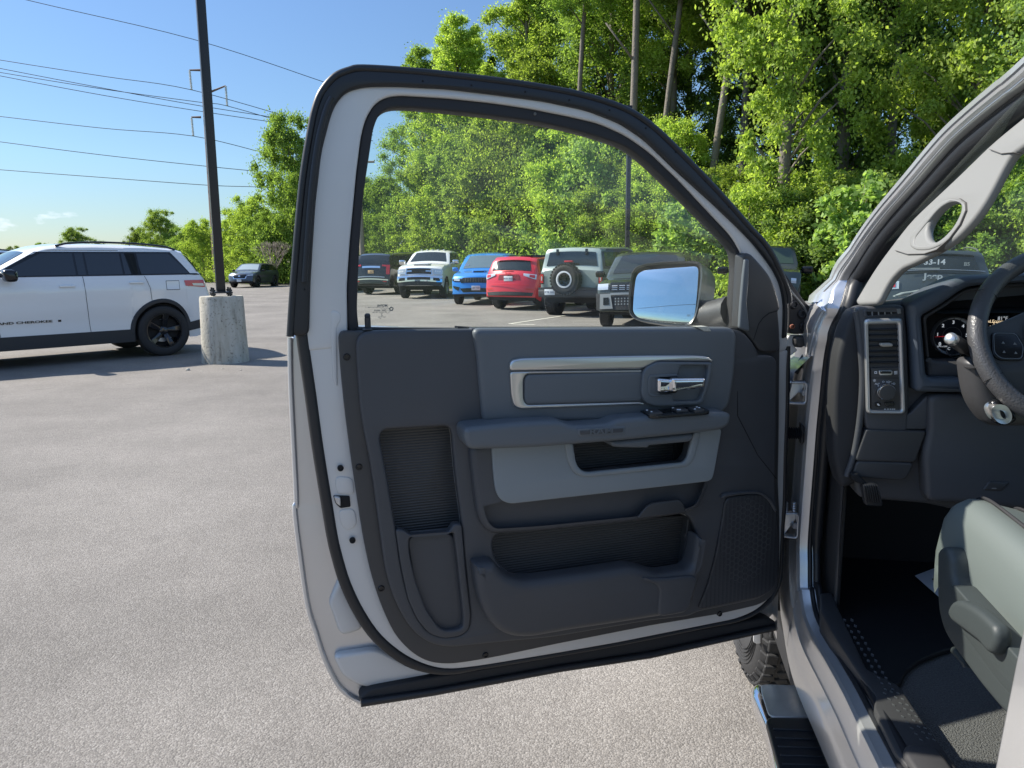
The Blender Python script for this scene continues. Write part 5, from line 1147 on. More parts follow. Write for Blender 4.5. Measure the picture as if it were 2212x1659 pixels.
end_patch(B, 'bumper_trim', [(-.92,.66),(.92,.66),(.92,.71),(-.92,.71)], CM['chrome'], root, False, .03, 10, 2); end_patch(B, 'bumper_trim', [(-.75,.78),(.75,.78),(.75,.82),(-.75,.82)], CM['alloy'], root, False, .03, 10, 2)
for sd in (1,-1): end_patch(B, 'reflector', [(sd*.66,.58),(sd*.84,.58),(sd*.84,.62),(sd*.66,.62)], CM['red'], root, False, .03, 2, 1)
rail(B, root, -2.0, .5, CM['alloy'])
# --- dark car beyond it, cut by the window edge
root, B = base_car(gk, BLACK, 'dark vehicle at the left edge of the window beyond the black full-size SUV', 'car', (0,0), None, 72, 'parked_car', ground_pt=(-9.55,40.5,0))
for sd in (1,-1): glass_band(B, root, sd, -2.06, 1.20, -1.72, .60, 1.215, 1.66, [-.98,.04]); lmir(B, root, 1.02, 1.15, M['black'], sd)
ends_glass(B, root, 1.28, 1.64, False)
# --- white heavy pickup, nose towards us
rm_ = S(top=[(-3.05,.62),(-3.04,1.30),(-3.0,1.40),(-1.18,1.42),(-1.16,1.45),(-1.05,1.70),(-.95,1.90),(-.8,1.95),(-.2,1.985),(.3,1.98),(.55,1.93),(.70,1.88),(1.32,1.46),(1.40,1.43),(2.2,1.38),(2.65,1.30),(2.82,1.22),(2.86,1.0),(2.92,.80),(2.93,.55)], W=1.0, sill=.45, waist=1.0, belt=1.40, roof=1.98, wf=2.0, wr=-1.80, wh=.42, ar=.50, rr=.25, ws='eight', rm=CM['alloy'], tum=.20, cf=.20, nose=.03, tw=.28, cr=.03, er=.08, crown=.05)
root, B = base_car(rm_, WHITE, 'white heavy-duty pickup with a big chrome grille facing us beyond the blue SUV', 'pickup truck', (rm_['wf'], -rm_['W']+.12), cW(520,1025), -98, 'parked_pickup')
for sd in (1,-1):
    glass_band(B, root, sd, -1.0, 1.22, -.85, .66, 1.45, 1.88, [.05,.15]); lmir(B, root, 1.12, 1.42, CM['chrome'], sd, 1.35)
    handle(B, root, .28, 1.26, M['black'], sd, .2); handle(B, root, -.72, 1.26, M['black'], sd, .2)
    gapline(B, root, [(.1,1.45),(.1,.55)], sd, .012); gapline(B, root, [(-1.0,1.45),(-1.0,.55)], sd, .012); gapline(B, root, [(1.22,1.4),(1.22,.55)], sd, .012)
    hl = end_patch(B, 'headlight', [(sd*.60,.98),(sd*.94,1.0),(sd*.95,1.17),(sd*.60,1.17)], CM['clear'], root, True, .03, 5, 3)
    for yy in (.68,.76,.84): end_patch(B, 'lamp_lens', [(sd*yy,1.06),(sd*(yy+.06),1.06),(sd*(yy+.06),1.13),(sd*yy,1.13)], M['white'], hl, True, .035, 1, 1)
    end_patch(B, 'tow_hook_recess', [(sd*.62,.70),(sd*.90,.70),(sd*.86,.82),(sd*.62,.82)], M['black'], root, True, .07, 3, 2)
ends_glass(B, root, 1.50, 1.88, True, .88, .80)
gp = end_patch(B, 'grille', [(-.60,.93),(.60,.93),(.55,1.20),(-.55,1.20)], CM['chrome'], root, True, .05, 10, 5)
end_patch(B, 'grille_mesh', [(-.54,.955),(.54,.955),(.50,1.175),(-.50,1.175)], M['black'], gp, True, .058, 10, 5)
end_patch(B, 'grille_bar', [(-.52,1.045),(-.30,1.045),(-.30,1.10),(-.52,1.10)], CM['chrome'], gp, True, .066, 3, 2); end_patch(B, 'grille_bar', [(.30,1.045),(.52,1.045),(.52,1.10),(.30,1.10)], CM['chrome'], gp, True, .066, 3, 2)
end_text(B, root, 'RAM', .15, 0, 1.075, True, CM['chrome'], 1.5, .006, off=.075)
end_patch(B, 'bumper', [(-.97,.66),(.97,.66),(.97,.90),(-.97,.90)], CM['chrome'], root, True, .045, 14, 5); end_patch(B, 'bumper_intake', [(-.50,.72),(.50,.72),(.50,.83),(-.50,.83)], M['black'], root, True, .055, 8, 2)
end_patch(B, 'air_dam', [(-.92,.50),(.92,.50),(.95,.66),(-.95,.66)], CM['clad'], root, True, .035, 12, 2)
plate_on(B, root, 0, .68, True, m=M['black'])
for yy in (-.5,-.25,0,.25,.5):
    bm = bmesh.new(); bm_box(bm, (.38, yy, 2.03), (.12,.07,.035), .01); bmobj('roof_marker_lamp', bm, CM['clear'], root, 50)
bm = bmesh.new(); bm_box(bm, (2.0, 0, 1.42), (1.2, .7, .05), .02); bmobj('hood_bulge', bm, WHITE, root, 50)
# --- blue SUV
du = S(top=[(-2.52,.50),(-2.50,.85),(-2.42,1.10),(-2.30,1.22),(-2.05,1.60),(-1.95,1.70),(-1,1.775),(0,1.79),(.4,1.75),(.6,1.68),(1.25,1.20),(1.32,1.17),(2.1,1.08),(2.38,.98),(2.48,.86),(2.52,.70),(2.54,.40)], W=.965, sill=.28, waist=.85, belt=1.16, roof=1.79, wf=1.62, wr=-1.42, wh=.385, ar=.44, rr=.26, ws='ten', tum=.18, cf=.26, nose=.07)
BLUE = paint('bright_blue_paint', (.02,.24,.70), .3, .3)
root, B = base_car(du, BLUE, 'bright blue SUV with a hood scoop facing us between the white pickup and red SUV', 'SUV', (du['wf'], -du['W']+.1), cW(742,1050), -100, 'parked_suv')
for sd in (1,-1):
    glass_band(B, root, sd, -2.1, 1.15, -1.85, .6, 1.21, 1.68, [-1.0,.04]); lmir(B, root, .98, 1.15, BLUE, sd)
    hl = end_patch(B, 'headlight', [(sd*.56,.78),(sd*.90,.82),(sd*.90,.90),(sd*.54,.90)], M['black'], root, True, .018, 5, 3); end_patch(B, 'lamp_lens', [(sd*.62,.81),(sd*.84,.84),(sd*.84,.88),(sd*.62,.87)], CM['clear'], hl, True, .024, 4, 2)
    end_patch(B, 'air_duct', [(sd*.68,.48),(sd*.86,.58),(sd*.88,.66),(sd*.62,.60)], M['black'], root, True, .018, 3, 3)
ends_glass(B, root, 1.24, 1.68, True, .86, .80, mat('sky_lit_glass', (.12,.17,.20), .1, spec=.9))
gr_ = end_patch(B, 'grille', [(-.58,.74),(.58,.74),(.52,.92),(-.52,.92)], M['black'], root, True, .016, 10, 3)
for k in range(9): end_patch(B, 'grille_bar', [(-.42+k*.1,.76),(-.39+k*.1,.76),(-.39+k*.1,.89),(-.42+k*.1,.89)], CM['clad'], gr_, True, .022, 1, 2)
end_patch(B, 'lower_intake', [(-.50,.42),(.50,.42),(.62,.56),(-.62,.56)], M['black'], root, True, .016, 10, 3); end_patch(B, 'splitter', [(-.90,.36),(.90,.36),(.90,.40),(-.90,.40)], BLUE, root, True, .05, 10, 1)
plate_on(B, root, 0, .60, True, 'LBF 7308')
bm = bmesh.new(); 
for vv in bm_box(bm, (1.75, 0, 1.15), (.55, .48, .09), .03, 3): 
    if vv.co.x < 1.6: vv.co.z -= .04
sc_ = bmobj('hood_scoop', bm, BLUE, root, 50)
bm = bmesh.new(); bm_box(bm, (2.03, 0, 1.15), (.02, .36, .04)); bmobj('scoop_mouth', bm, M['black'], sc_, 0)
for yy in (-.72,.72):
    bm = bmesh.new(); bm_box(bm, (1.08, yy*.9, 1.36), (.01, .16, .10)); bmobj('windshield_sticker', bm, M['white'], root, 0)
# --- red SUV tail towards us
RED = paint('red_paint', (.60,.014,.028), .2, .3)
co = S(top=[(-2.19,.45),(-2.18,.75),(-2.13,.90),(-2.10,1.05),(-2.02,1.20),(-1.88,1.40),(-1.80,1.52),(-1.92,1.55),(-1.70,1.58),(-1.0,1.62),(-.2,1.64),(.3,1.60),(.5,1.55),(1.05,1.13),(1.15,1.10),(1.8,1.02),(2.08,.92),(2.18,.70),(2.20,.42)], W=.935, sill=.28, waist=.8, belt=1.12, roof=1.64, wf=1.33, wr=-1.30, wh=.36, ar=.42, rr=.24, tum=.18, cr=.20, nose=.06)
co['top'] = [p for p in co['top'] if p != (-1.92,1.55)]
root, B = base_car(co, RED, 'bright red SUV parked tail out between the blue SUV and the pale green SUV', 'SUV', (co['wr'], co['W']-.1), cW(912,1068), 60, 'parked_suv')
for sd in (1,-1):
    glass_band(B, root, sd, -1.80, 1.0, -1.62, .52, 1.16, 1.54, [-.90,.02]); lmir(B, root, .85, 1.1, M['black'], sd)
    tl_ = end_patch(B, 'taillight', [(sd*.52,1.03),(sd*.90,.93),(sd*.90,1.08),(sd*.50,1.10)], CM['clear'], root, False, .022, 5, 3); end_patch(B, 'lamp_lens', [(sd*.70,1.0),(sd*.86,.97),(sd*.86,1.06),(sd*.70,1.07)], CM['red'], tl_, False, .026, 2, 2)
    end_patch(B, 'reflector', [(sd*.62,.62),(sd*.86,.62),(sd*.86,.65),(sd*.62,.65)], CM['red'], root, False, .03, 2, 1)
ends_glass(B, root, 1.19, 1.49, False, .82, .76); end_patch(B, 'spoiler', [(-.62,1.515),(.62,1.515),(.60,1.56),(-.60,1.56)], RED, root, False, .10, 8, 2)
side_patch(B, 'black_roof', [(-1.3,1.60),(.3,1.58),(.2,1.63),(-1.2,1.635)], M['black'], root, .01, 1, 6, 2)
bm = bmesh.new(); bm_box(bm, (-.6, 0, 1.675), (1.6, 1.25, .012), .004); bmobj('roof_panel', bm, M['black'], root, 40)
end_patch(B, 'plate_recess', [(-.40,.90),(.40,.90),(.36,1.06),(-.36,1.06)], mat('shaded_red', (.20,.008,.015), .4), root, False, .010, 4, 3)  # darker copy of the body red, the recess's shade put into the colour
plate_on(B, root, 0, .97, False, 'KGR 7410')
end_patch(B, 'tailgate_crease', [(-.70,.755),(.70,.755),(.74,.775),(-.74,.775)], RED, root, False, .04, 8, 1); end_patch(B, 'lower_bumper', [(-.80,.44),(.80,.44),(.84,.54),(-.84,.54)], CM['clad'], root, False, .012, 8, 2)
end_text(B, root, 'Jeep', .10, 0, 1.125, False, RED, 1.2, .003, off=.07)
# rear wiper
bm = bmesh.new(); bm_box(bm, (-2.06, .12, 1.23), (.02, .42, .018)); bmobj('rear_wiper', bm, M['black'], root, 0)
# --- pale green-grey boxy off-roader with its spare wheel
PALE = paint('pale_green_grey_paint', (.30,.36,.34), .1, .35)
br = S(top=[(-2.16,.70),(-2.155,1.22),(-2.13,1.26),(-2.10,1.32),(-2.03,1.72),(-1.97,1.80),(-1.5,1.83),(0,1.85),(.40,1.84),(.50,1.80),(.95,1.34),(1.0,1.28),(1.9,1.24),(2.18,1.20),(2.22,1.0),(2.24,.60)], W=.93, sill=.48, waist=.95, belt=1.24, roof=1.85, wf=1.45, wr=-1.48, wh=.43, ar=.52, rr=.22, ws='eight', rm=CM['brim'], tum=.13, cr=.03, cf=.08, nose=.01, tw=.30, cladm=CM['clad'], tread=True, er=.05)
root, B = base_car(br, PALE, 'pale green-grey boxy off-road SUV with a spare wheel on its tailgate', 'SUV', (br['wr'], br['W']-.1), cW(1135,1093), 62, 'parked_suv')
DKTOP = mat('hardtop_grey', (.075,.08,.083), .6)
for sd in (1,-1):
    side_patch(B, 'hardtop', [(-2.05,1.27),(.85,1.27),(.42,1.83),(-1.98,1.80)], DKTOP, root, .004, sd, 20, 6)
    glass_band(B, root, sd, -1.95, .85, -1.90, .45, 1.32, 1.74, [-1.05,-.10], band=DKTOP, pane_m=mat('clearer_glass', (.03,.05,.03), .06, spec=.8)); lmir(B, root, .75, 1.26, M['black'], sd, 1.15)
    tl_ = end_patch(B, 'taillight', [(sd*.80,.86),(sd*.92,.86),(sd*.92,1.14),(sd*.80,1.14)], M['black'], root, False, .02, 2, 4); end_patch(B, 'lamp_lens', [(sd*.815,.885),(sd*.91,.885),(sd*.91,1.12),(sd*.815,1.12)], CM['red'], tl_, False, .03, 2, 4); end_patch(B, 'lamp_lens', [(sd*.845,.95),(sd*.88,.95),(sd*.88,1.06),(sd*.845,1.06)], CM['clear'], tl_, False, .036, 1, 2)
    gapline(B, root, [(-.1,1.25),(-.1,.55)], sd, .012); gapline(B, root, [(-1.0,1.25),(-1.0,.98)], sd, .012)
ends_glass(B, root, 1.34, 1.70, False, .86, .84); ends_glass(B, root, 1.36, 1.78, True)
for yy in (.42,-.42):
    bm = bmesh.new(); bm_box(bm, (-2.07, yy, 1.72), (.05,.07,.16), .01); bmobj('glass_hinge', bm, M['black'], root, 40)
end_patch(B, 'rear_bumper', [(-.90,.50),(.90,.50),(.92,.72),(-.92,.72)], CM['clad'], root, False, .14, 8, 4)
bm = bmesh.new(); bm_box(bm, (-2.25, 0, .62), (.16, 1.78, .20), .03); bmobj('rear_bumper', bm, CM['clad'], root, 40)
gp = plate_on(B, root, .52, .66, False, 'KTB 3607')
for c in [gp]: c.location.x = -.175
sw_ = bpy.data.objects.new('spare_wheel', None); COL.objects.link(sw_); sw_.parent = root; sw_.location = (-2.33, .06, 1.0); sw_.rotation_euler = (0, 0, R(90))
RR = .405; h = .135
prof = [(.20,-h*.8),(.23,-h),(.33,-h),(.385,-h*.9),(RR,-h*.7),(RR,h*.7),(.385,h*.9),(.33,h),(.23,h),(.20,h*.8)]
v, f = lathe_vf(prof, 44); mk('tyre', v, f, CM['rubber'], sw_, 50)
bm = bmesh.new()
for i in range(30):
    a = 2*math.pi*i/30
    for ax in (-h*.75, -h*.25, h*.25, h*.75):
        mm = Matrix.Rotation(-a-(.1 if ax in (-h*.25, h*.75) else 0), 4, 'Y') @ Matrix.Translation((RR, ax, 0))
        for vv in bm_box(bm, (0,0,0), (.03, h*.4, .055)): vv.co = mm @ vv.co
bmobj('tread', bm, CM['rubber'], sw_, 30)
v, f = lathe_vf([(.215,h*.7),(.225,h*1.05),(.185,h*1.08),(.18,h*.6)], 40); mk('beadlock_ring', v, f, mat('white_ring', (.7,.72,.74), .4), sw_, 40)
v, f = lathe_vf([(.19,h*.5),(.06,h*.35),(.05,h*.7),(.0001,h*.7)], 30); rmo = mk('rim', v, f, CM['brim'], sw_, 40)
for i in range(8):
    a = 2*math.pi*i/8; bm = bmesh.new(); bm_box(bm, (.125*math.cos(a), h*.55, .125*math.sin(a)), (.05,.02,.05), .01); bmobj('rim_pocket', bm, M['void'], rmo, 30)
bm = bmesh.new(); bm_box(bm, (-2.32, -.02, 1.47), (.10,.24,.05), .015); bmobj('brake_light', bm, CM['red'], root, 40)
bm = bmesh.new(); bm_box(bm, (-2.22, -.02, 1.38), (.05,.06,.2), .01); bmobj('brake_light_arm', bm, M['black'], root, 40)
# --- dark olive SUV with seven-slot grille
OLIVE = paint('olive_grey_paint', (.055,.065,.05), .5, .35)
ch = S(top=[(-2.35,.50),(-2.34,.85),(-2.28,1.10),(-2.20,1.22),(-2.05,1.50),(-1.95,1.60),(-1.0,1.66),(0,1.67),(.35,1.64),(.55,1.57),(1.15,1.14),(1.22,1.10),(1.95,1.04),(2.22,.98),(2.28,.90),(2.31,.70),(2.34,.40)], W=.95, sill=.30, waist=.85, belt=1.10, roof=1.67, wf=1.45, wr=-1.40, wh=.375, ar=.45, rr=.24, ws='five', tum=.17, cf=.16, nose=.04, cladm=CM['clad'])
root, B = base_car(ch, OLIVE, 'dark olive SUV with a seven-slot grille, partly behind the door mirror', 'SUV', (ch['wf'], -ch['W']+.1), cW(1352,1142), -108, 'parked_suv')
for sd in (1,-1):
    glass_band(B, root, sd, -2.0, 1.05, -1.80, .5, 1.15, 1.58, [-.95,.02]); lmir(B, root, .92, 1.1, M['black'], sd)
    hl = end_patch(B, 'headlight', [(sd*.66,.84),(sd*.90,.84),(sd*.90,.97),(sd*.66,.97)], CM['clear'], root, True, .02, 4, 3)
    end_patch(B, 'bumper_frame', [(sd*.54,.42),(sd*.84,.42),(sd*.84,.74),(sd*.60,.74)], mat('satin_grey_frame', (.30,.31,.31), .4, .5) if sd > 0 else bpy.data.materials['satin_grey_frame'], root, True, .05, 4, 4); end_patch(B, 'fog_lamp', [(sd*.62,.50),(sd*.76,.50),(sd*.76,.66),(sd*.64,.66)], M['black'], root, True, .058, 2, 3)
ends_glass(B, root, 1.17, 1.58, True); rail(B, root, -1.8, .3, M['black'])
gr_ = end_patch(B, 'grille', [(-.62,.80),(.62,.80),(.62,.985),(-.62,.985)], M['black'], root, True, .018, 10, 3)
for k in range(7):
    x0 = -.575+k*.168
    for z0 in (.825,.865,.905): end_patch(B, 'grille_slot', [(x0,z0),(x0+.125,z0),(x0+.125,z0+.014),(x0,z0+.014)], CM['alloy'], gr_, True, .028, 2, 1)
end_patch(B, 'bumper', [(-.92,.40),(.92,.40),(.94,.76),(-.94,.76)], CM['clad'], root, True, .03, 12, 4); end_patch(B, 'bumper_bar', [(-.60,.71),(.60,.71),(.60,.755),(-.60,.755)], bpy.data.materials['satin_grey_frame'], root, True, .05, 8, 1)
for k in range(5):
    for j in range(3): end_patch(B, 'mesh_mark', [(-.5+k*.07,.50+j*.06),(-.47+k*.07,.50+j*.06),(-.47+k*.07,.53+j*.06),(-.5+k*.07,.53+j*.06)], bpy.data.materials['satin_grey_frame'], root, True, .036, 1, 1)
# --- olive boxy SUV right of the mirror
wr = dict(br); wr.update(top=[(-2.30,.60),(-2.29,1.15),(-2.22,1.25),(-2.12,1.75),(-2.05,1.82),(-1,1.86),(0,1.87),(.45,1.85),(.58,1.80),(1.0,1.30),(1.06,1.25),(2.0,1.18),(2.30,1.12),(2.36,.9),(2.38,.45)], W=.97, ws='five', tread=False, roof=1.87, wf=1.55, wr=-1.5, wh=.40, ar=.48, rr=.25)
root, B = base_car(wr, OLIVE, 'dark boxy SUV facing us with its glossy black mirror showing right of the door frame', 'SUV', (0, 0), None, -106, 'parked_suv', ground_pt=(7.85,23.6,0))
for sd in (1,-1):
    glass_band(B, root, sd, -2.1, .9, -2.0, .52, 1.28, 1.76, [-.95,.02], pane_m=bpy.data.materials['clearer_glass']); lmir(B, root, .82, 1.10, M['black'], sd, 1.5)
    end_patch(B, 'headlight', [(sd*.66,.80),(sd*.80,.80),(sd*.80,.94),(sd*.66,.94)], CM['clear'], root, True, .02, 4, 3)
ends_glass(B, root, 1.34, 1.78, True, .88, .86, bpy.data.materials['clearer_glass'])
# --- dark SUV seen through the windshield
DK = paint('dark_grey_paint', (.045,.055,.058), .4, .3)
wg = dict(co)
root, B = base_car(wg, DK, 'dark grey SUV with 633-14 written on its rear window, seen through the windshield', 'SUV', (0, 0), None, 68, 'parked_suv', ground_pt=(8.45,15.6,0))
for sd in (1,-1):
    glass_band(B, root, sd, -1.80, 1.0, -1.62, .52, 1.16, 1.54, [-.90,.02]); lmir(B, root, .85, 1.1, M['black'], sd)
    tl_ = end_patch(B, 'taillight', [(sd*.60,.90),(sd*.88,.90),(sd*.88,1.04),(sd*.60,1.04)], CM['clear'], root, False, .02, 4, 3); end_patch(B, 'lamp_lens', [(sd*.66,.93),(sd*.76,.93),(sd*.76,1.03),(sd*.66,1.03)], CM['red'], tl_, False, .03, 2, 2)
ends_glass(B, root, 1.17, 1.49, False, .86, .80)
end_patch(B, 'spoiler', [(-.66,1.51),(.66,1.51),(.64,1.555),(-.64,1.555)], DK, root, False, .06, 10, 2); end_patch(B, 'hatch_crease', [(-.80,1.22),(.80,1.22),(.80,1.23),(-.80,1.23)], CM['alloy'], root, False, .02, 10, 1)
end_text(B, root, 'Jeep', .14, .05, 1.15, False, mat('badge_silver', (.55,.57,.58), .4), 1.25, .004, off=.12)
end_text(B, root, '633-14', .13, .07, 1.40, False, M['white'], 1.15, .003, x=-2.0, off=.05); end_text(B, root, 'B5', .09, -.48, 1.36, False, CM['alloy'], 1, .002, x=-2.0, off=.03)
bm = bmesh.new(); bm_box(bm, (-2.06, .22, 1.29), (.02, .55, .022)); bmobj('rear_wiper', bm, CM['alloy'], root, 0)
bm = bmesh.new(); 
for vv in bm_box(bm, (-1.6, -.30, 1.68), (.20,.07,.10), .03): 
    if vv.co.x > -1.58: vv.co.z -= .03
bmobj('antenna_fin', bm, DK, root, 50); rail(B, root, -1.5, .3, CM['alloy'])
# ================================================================= lamp posts, power line
CONC = mat('concrete', (.42,.395,.33), .85, bump=.6, bscale=45, bdist=.006, var=.42, vscale=3.2)
def concrete():
    m = mat('stained_concrete', (.42,.395,.33), .88); n = m.node_tree; p = n.nodes['Principled BSDF']; L = n.links
    t = n.nodes.new('ShaderNodeTexCoord'); mp_ = n.nodes.new('ShaderNodeMapping'); mp_.inputs['Scale'].default_value = (5,5,1.1); L.new(t.outputs['Object'], mp_.inputs[0])
    a = n.nodes.new('ShaderNodeTexNoise'); a.inputs['Scale'].default_value = 1.6; a.inputs['Detail'].default_value = 8; a.inputs['Roughness'].default_value = .65; L.new(mp_.outputs[0], a.inputs['Vector'])
    r = n.nodes.new('ShaderNodeValToRGB'); e = r.color_ramp.elements; e[0].position = .34; e[0].color = (.20,.185,.15,1); e[1].position = .62; e[1].color = (.48,.455,.39,1); k = e.new(.45); k.color = (.38,.36,.30,1); L.new(a.outputs['Fac'], r.inputs[0])
    b = n.nodes.new('ShaderNodeTexNoise'); b.inputs['Scale'].default_value = 26; b.inputs['Detail'].default_value = 6; L.new(t.outputs['Object'], b.inputs['Vector'])
    r2 = n.nodes.new('ShaderNodeValToRGB'); r2.color_ramp.elements[0].position = .30; r2.color_ramp.elements[0].color = (.45,.43,.40,1); r2.color_ramp.elements[1].position = .42; r2.color_ramp.elements[1].color = (1,1,1,1); L.new(b.outputs['Fac'], r2.inputs[0])
    mx = n.nodes.new('ShaderNodeMix'); mx.data_type = 'RGBA'; mx.blend_type = 'MULTIPLY'; mx.inputs[0].default_value = 1; L.new(r.outputs[0], mx.inputs[6]); L.new(r2.outputs[0], mx.inputs[7]); L.new(mx.outputs[2], p.inputs['Base Color'])
    bp = n.nodes.new('ShaderNodeBump'); bp.inputs['Strength'].default_value = .8; bp.inputs['Distance'].default_value = .008; L.new(b.outputs['Fac'], bp.inputs['Height']); L.new(bp.outputs[0], p.inputs['Normal'])
    return m
CONC = concrete()
POLE = mat('bronze_pole_paint', (.016,.017,.019), .38, bump=.1, bscale=40)
def ub(q): return q.x, q.y
g = ground(488, 781)
lp = empty('lamp_post', (g.x, g.y, 0), R(28)); tag(lp, 'square black lamp post bolted to a round concrete base beside the white SUV', 'lamp post')
v, f = lathe_vf([(.345,0),(.34,.05),(.325,.5),(.315,.97),(.305,1.0),(.0001,1.0)], 56, Matrix.Rotation(R(90), 4, 'X'))
mk('concrete_base', v, f, CONC, lp, 35)
HB = 1.0
bm = bmesh.new(); bm_box(bm, (0,0,HB+.055), (.30,.30,.022), .004); bmobj('base_plate', bm, POLE, lp, 30)
for sx in (-1,1):
    for sy in (-1,1):
        v, f = lathe_vf([(.0001,.13),(.014,.13),(.014,.10),(.028,.10),(.028,.075),(.014,.07),(.014,.04),(.030,.04),(.030,.015),(.014,.015),(.014,0)], 10, Matrix.Translation((sx*.118, sy*.118, HB)) @ Matrix.Rotation(R(90), 4, 'X')); mk('anchor_bolt', v, f, POLE, lp, 30)
bm = bmesh.new(); bm_box(bm, (0,0,HB+.06+3.6), (.125,.125,7.2), .012); bmobj('pole', bm, POLE, lp, 40)
bm = bmesh.new(); bm_box(bm, (0,0,HB+7.35), (.9,.35,.12), .03); bm_box(bm, (0,0,HB+7.27), (.15,.15,.15), .01); bmobj('lamp_head', bm, POLE, lp, 40)
p2 = ground(*cW(1443, 960)); p2 = atY(*cW(1443, 800), 24.5)
lq = empty('lamp_post', (p2.x, p2.y, 0), R(10)); tag(lq, 'slim dark lamp post rising behind the pale green-grey SUV', 'lamp post')
zt2 = atY(*cW(1462, 240), 24.5).z
bm = bmesh.new(); bm_box(bm, (0,0,.3+zt2/2-.15), (.13,.13,zt2-.3), .01); bmobj('pole', bm, POLE, lq, 40)
v, f = lathe_vf([(.30,0),(.29,.6),(.0001,.6)], 32, Matrix.Rotation(R(90), 4, 'X')); mk('concrete_base', v, f, CONC, lq, 35)
bm = bmesh.new(); bm_box(bm, (-.32,0,zt2+.02), (.62,.34,.12), .03); bm_box(bm, (0,0,zt2), (.15,.15,.18), .01); bmobj('lamp_head', bm, POLE, lq, 40)
# wooden pole by the window edge
wp = atY(783, 560, 44); wpo = empty('utility_pole', (wp.x, wp.y, 0)); tag(wpo, 'pale wooden utility pole at the edge of the trees, left in the door window', 'utility pole')
zt3 = atY(783, 330, 44).z
tube('pole', [(0,0,0),(0,0,zt3)], [.16,.12], mat('weathered_wood', (.30,.25,.19), .9, var=.3, vscale=8), wpo, 12, world=False)
tube('cross_arm', [(-.9,0,zt3-.5),(.9,0,zt3-.5)], .06, bpy.data.materials['weathered_wood'], wpo, 8, world=False)
# transmission pole hidden behind the lamp post, its arms showing either side
YP = 62.0; STEEL = mat('weathering_steel', (.16,.10,.08), .7)
tb_ = atY(*cS(1398, 1000), YP); tp = empty('transmission_pole', (tb_.x, YP, 0)); tag(tp, 'tall power line pole almost hidden behind the black lamp post, arms with insulators', 'power pole')
ztp = atY(*cS(1345, 200), YP).z
tube('pole', [(0,0,0),(0,0,ztp)], [.34,.18], STEEL, tp, 14, world=False)
wire_m = mat('wire', (.03,.035,.045), .6)
INS = mat('insulator', (.62,.64,.64), .25, coat=.5)
for (x0, y0, x1, y1, xb, yb) in ((1345,470,1270,470,1283,602),(1400,620,1512,575,1522,710),(1345,785,1283,785,1295,910)):
    a = atY(*cS(x0, y0), YP)-tp.location; b = atY(*cS(x1, y1), YP)-tp.location; c = atY(*cS(xb, yb), YP)-tp.location
    ar_ = tube('arm', [a, b], [.09,.06], STEEL, tp, 8, world=False)
    n = 14; path = [b.lerp(c, i/(2*n)) for i in range(2*n+1)]
    tube('insulator_string', path, [.11 if i % 2 else .03 for i in range(2*n+1)], INS, ar_, 10, world=False)
wires = [[(180,0),(1290,262),(2180,553),(2600,700)], [(0,402),(700,512),(1283,602),(2075,825),(2500,945)], [(0,458),(700,592),(1335,708),(2075,822),(2500,880)], [(0,485),(700,598),(1340,685),(1522,710),(1980,842),(2400,960)],
         [(0,508),(700,640),(1340,745),(1985,840),(2500,905)], [(0,780),(700,860),(1295,912),(1815,1035),(2300,1150)], [(0,950),(700,1040),(1365,1112),(1750,1150),(2300,1200)], [(0,1137),(700,1190),(1380,1240),(1720,1252),(2300,1270)]]
wn_ = ['highest wire crossing the sky above the lamp post', 'wire hung from the upper left insulator of the power pole', 'upper of the two crossing wires below the pole arm', 'wire hung from the right insulator of the power pole', 'lowest of the bundle of crossing wires in mid sky', 'wire hung from the lower left insulator of the power pole', 'second lowest wire across the sky, left of the trees', 'lowest wire across the sky, just above the treetops']
for w_, nm in zip(wires, wn_):
    (xa, ya), (xb2, yb2) = w_[0], w_[1]; w_ = [(xa-1200, ya-(yb2-ya)*1200/(xb2-xa)*1.05)]+w_
    P = [atY(*cS(x, y), YP) for x, y in w_]
    e_ = empty('power_line', P[0]); tag(e_, nm, 'wire', 'power lines over the lot')
    tube('conductor', smooth_path(P, 6), .026, wire_m, e_, 5)
for k, (za, zb) in enumerate(((17.5,13.0),(14.0,12.2),(11.0,6.5))):
    P = [Vector((-60,-34,za)), Vector((-28,-40,(za+zb)/2-.5)), Vector((6,-46,zb))]
    e_ = empty('power_line', P[0]); tag(e_, ('upper','middle','lower')[k]+' of the three wires reflected in the door mirror', 'wire', 'wires reflected in the door mirror')
    tube('conductor', smooth_path(P, 8), .035, wire_m, e_, 5)
for px_, s_ in (((406,800),.030),((480,797),.012),((520,800),.014),((436,803),.010),((560,806),.009)):
    g_ = ground(*px_); e_ = empty('pebble', (g_.x, g_.y, 0)); bm = bmesh.new(); bmesh.ops.create_icosphere(bm, subdivisions=2, radius=s_)
    rp = random.Random(int(px_[0]))
    for v in bm.verts: v.co *= rp.uniform(.75,1.15); v.co.z = v.co.z*.6+s_*.4
    bmobj('stone', bm, CONC, e_, 30); tag(e_, 'pale pebble on the asphalt in front of the concrete lamp post base', 'pebble', 'pebbles by the lamp post base')
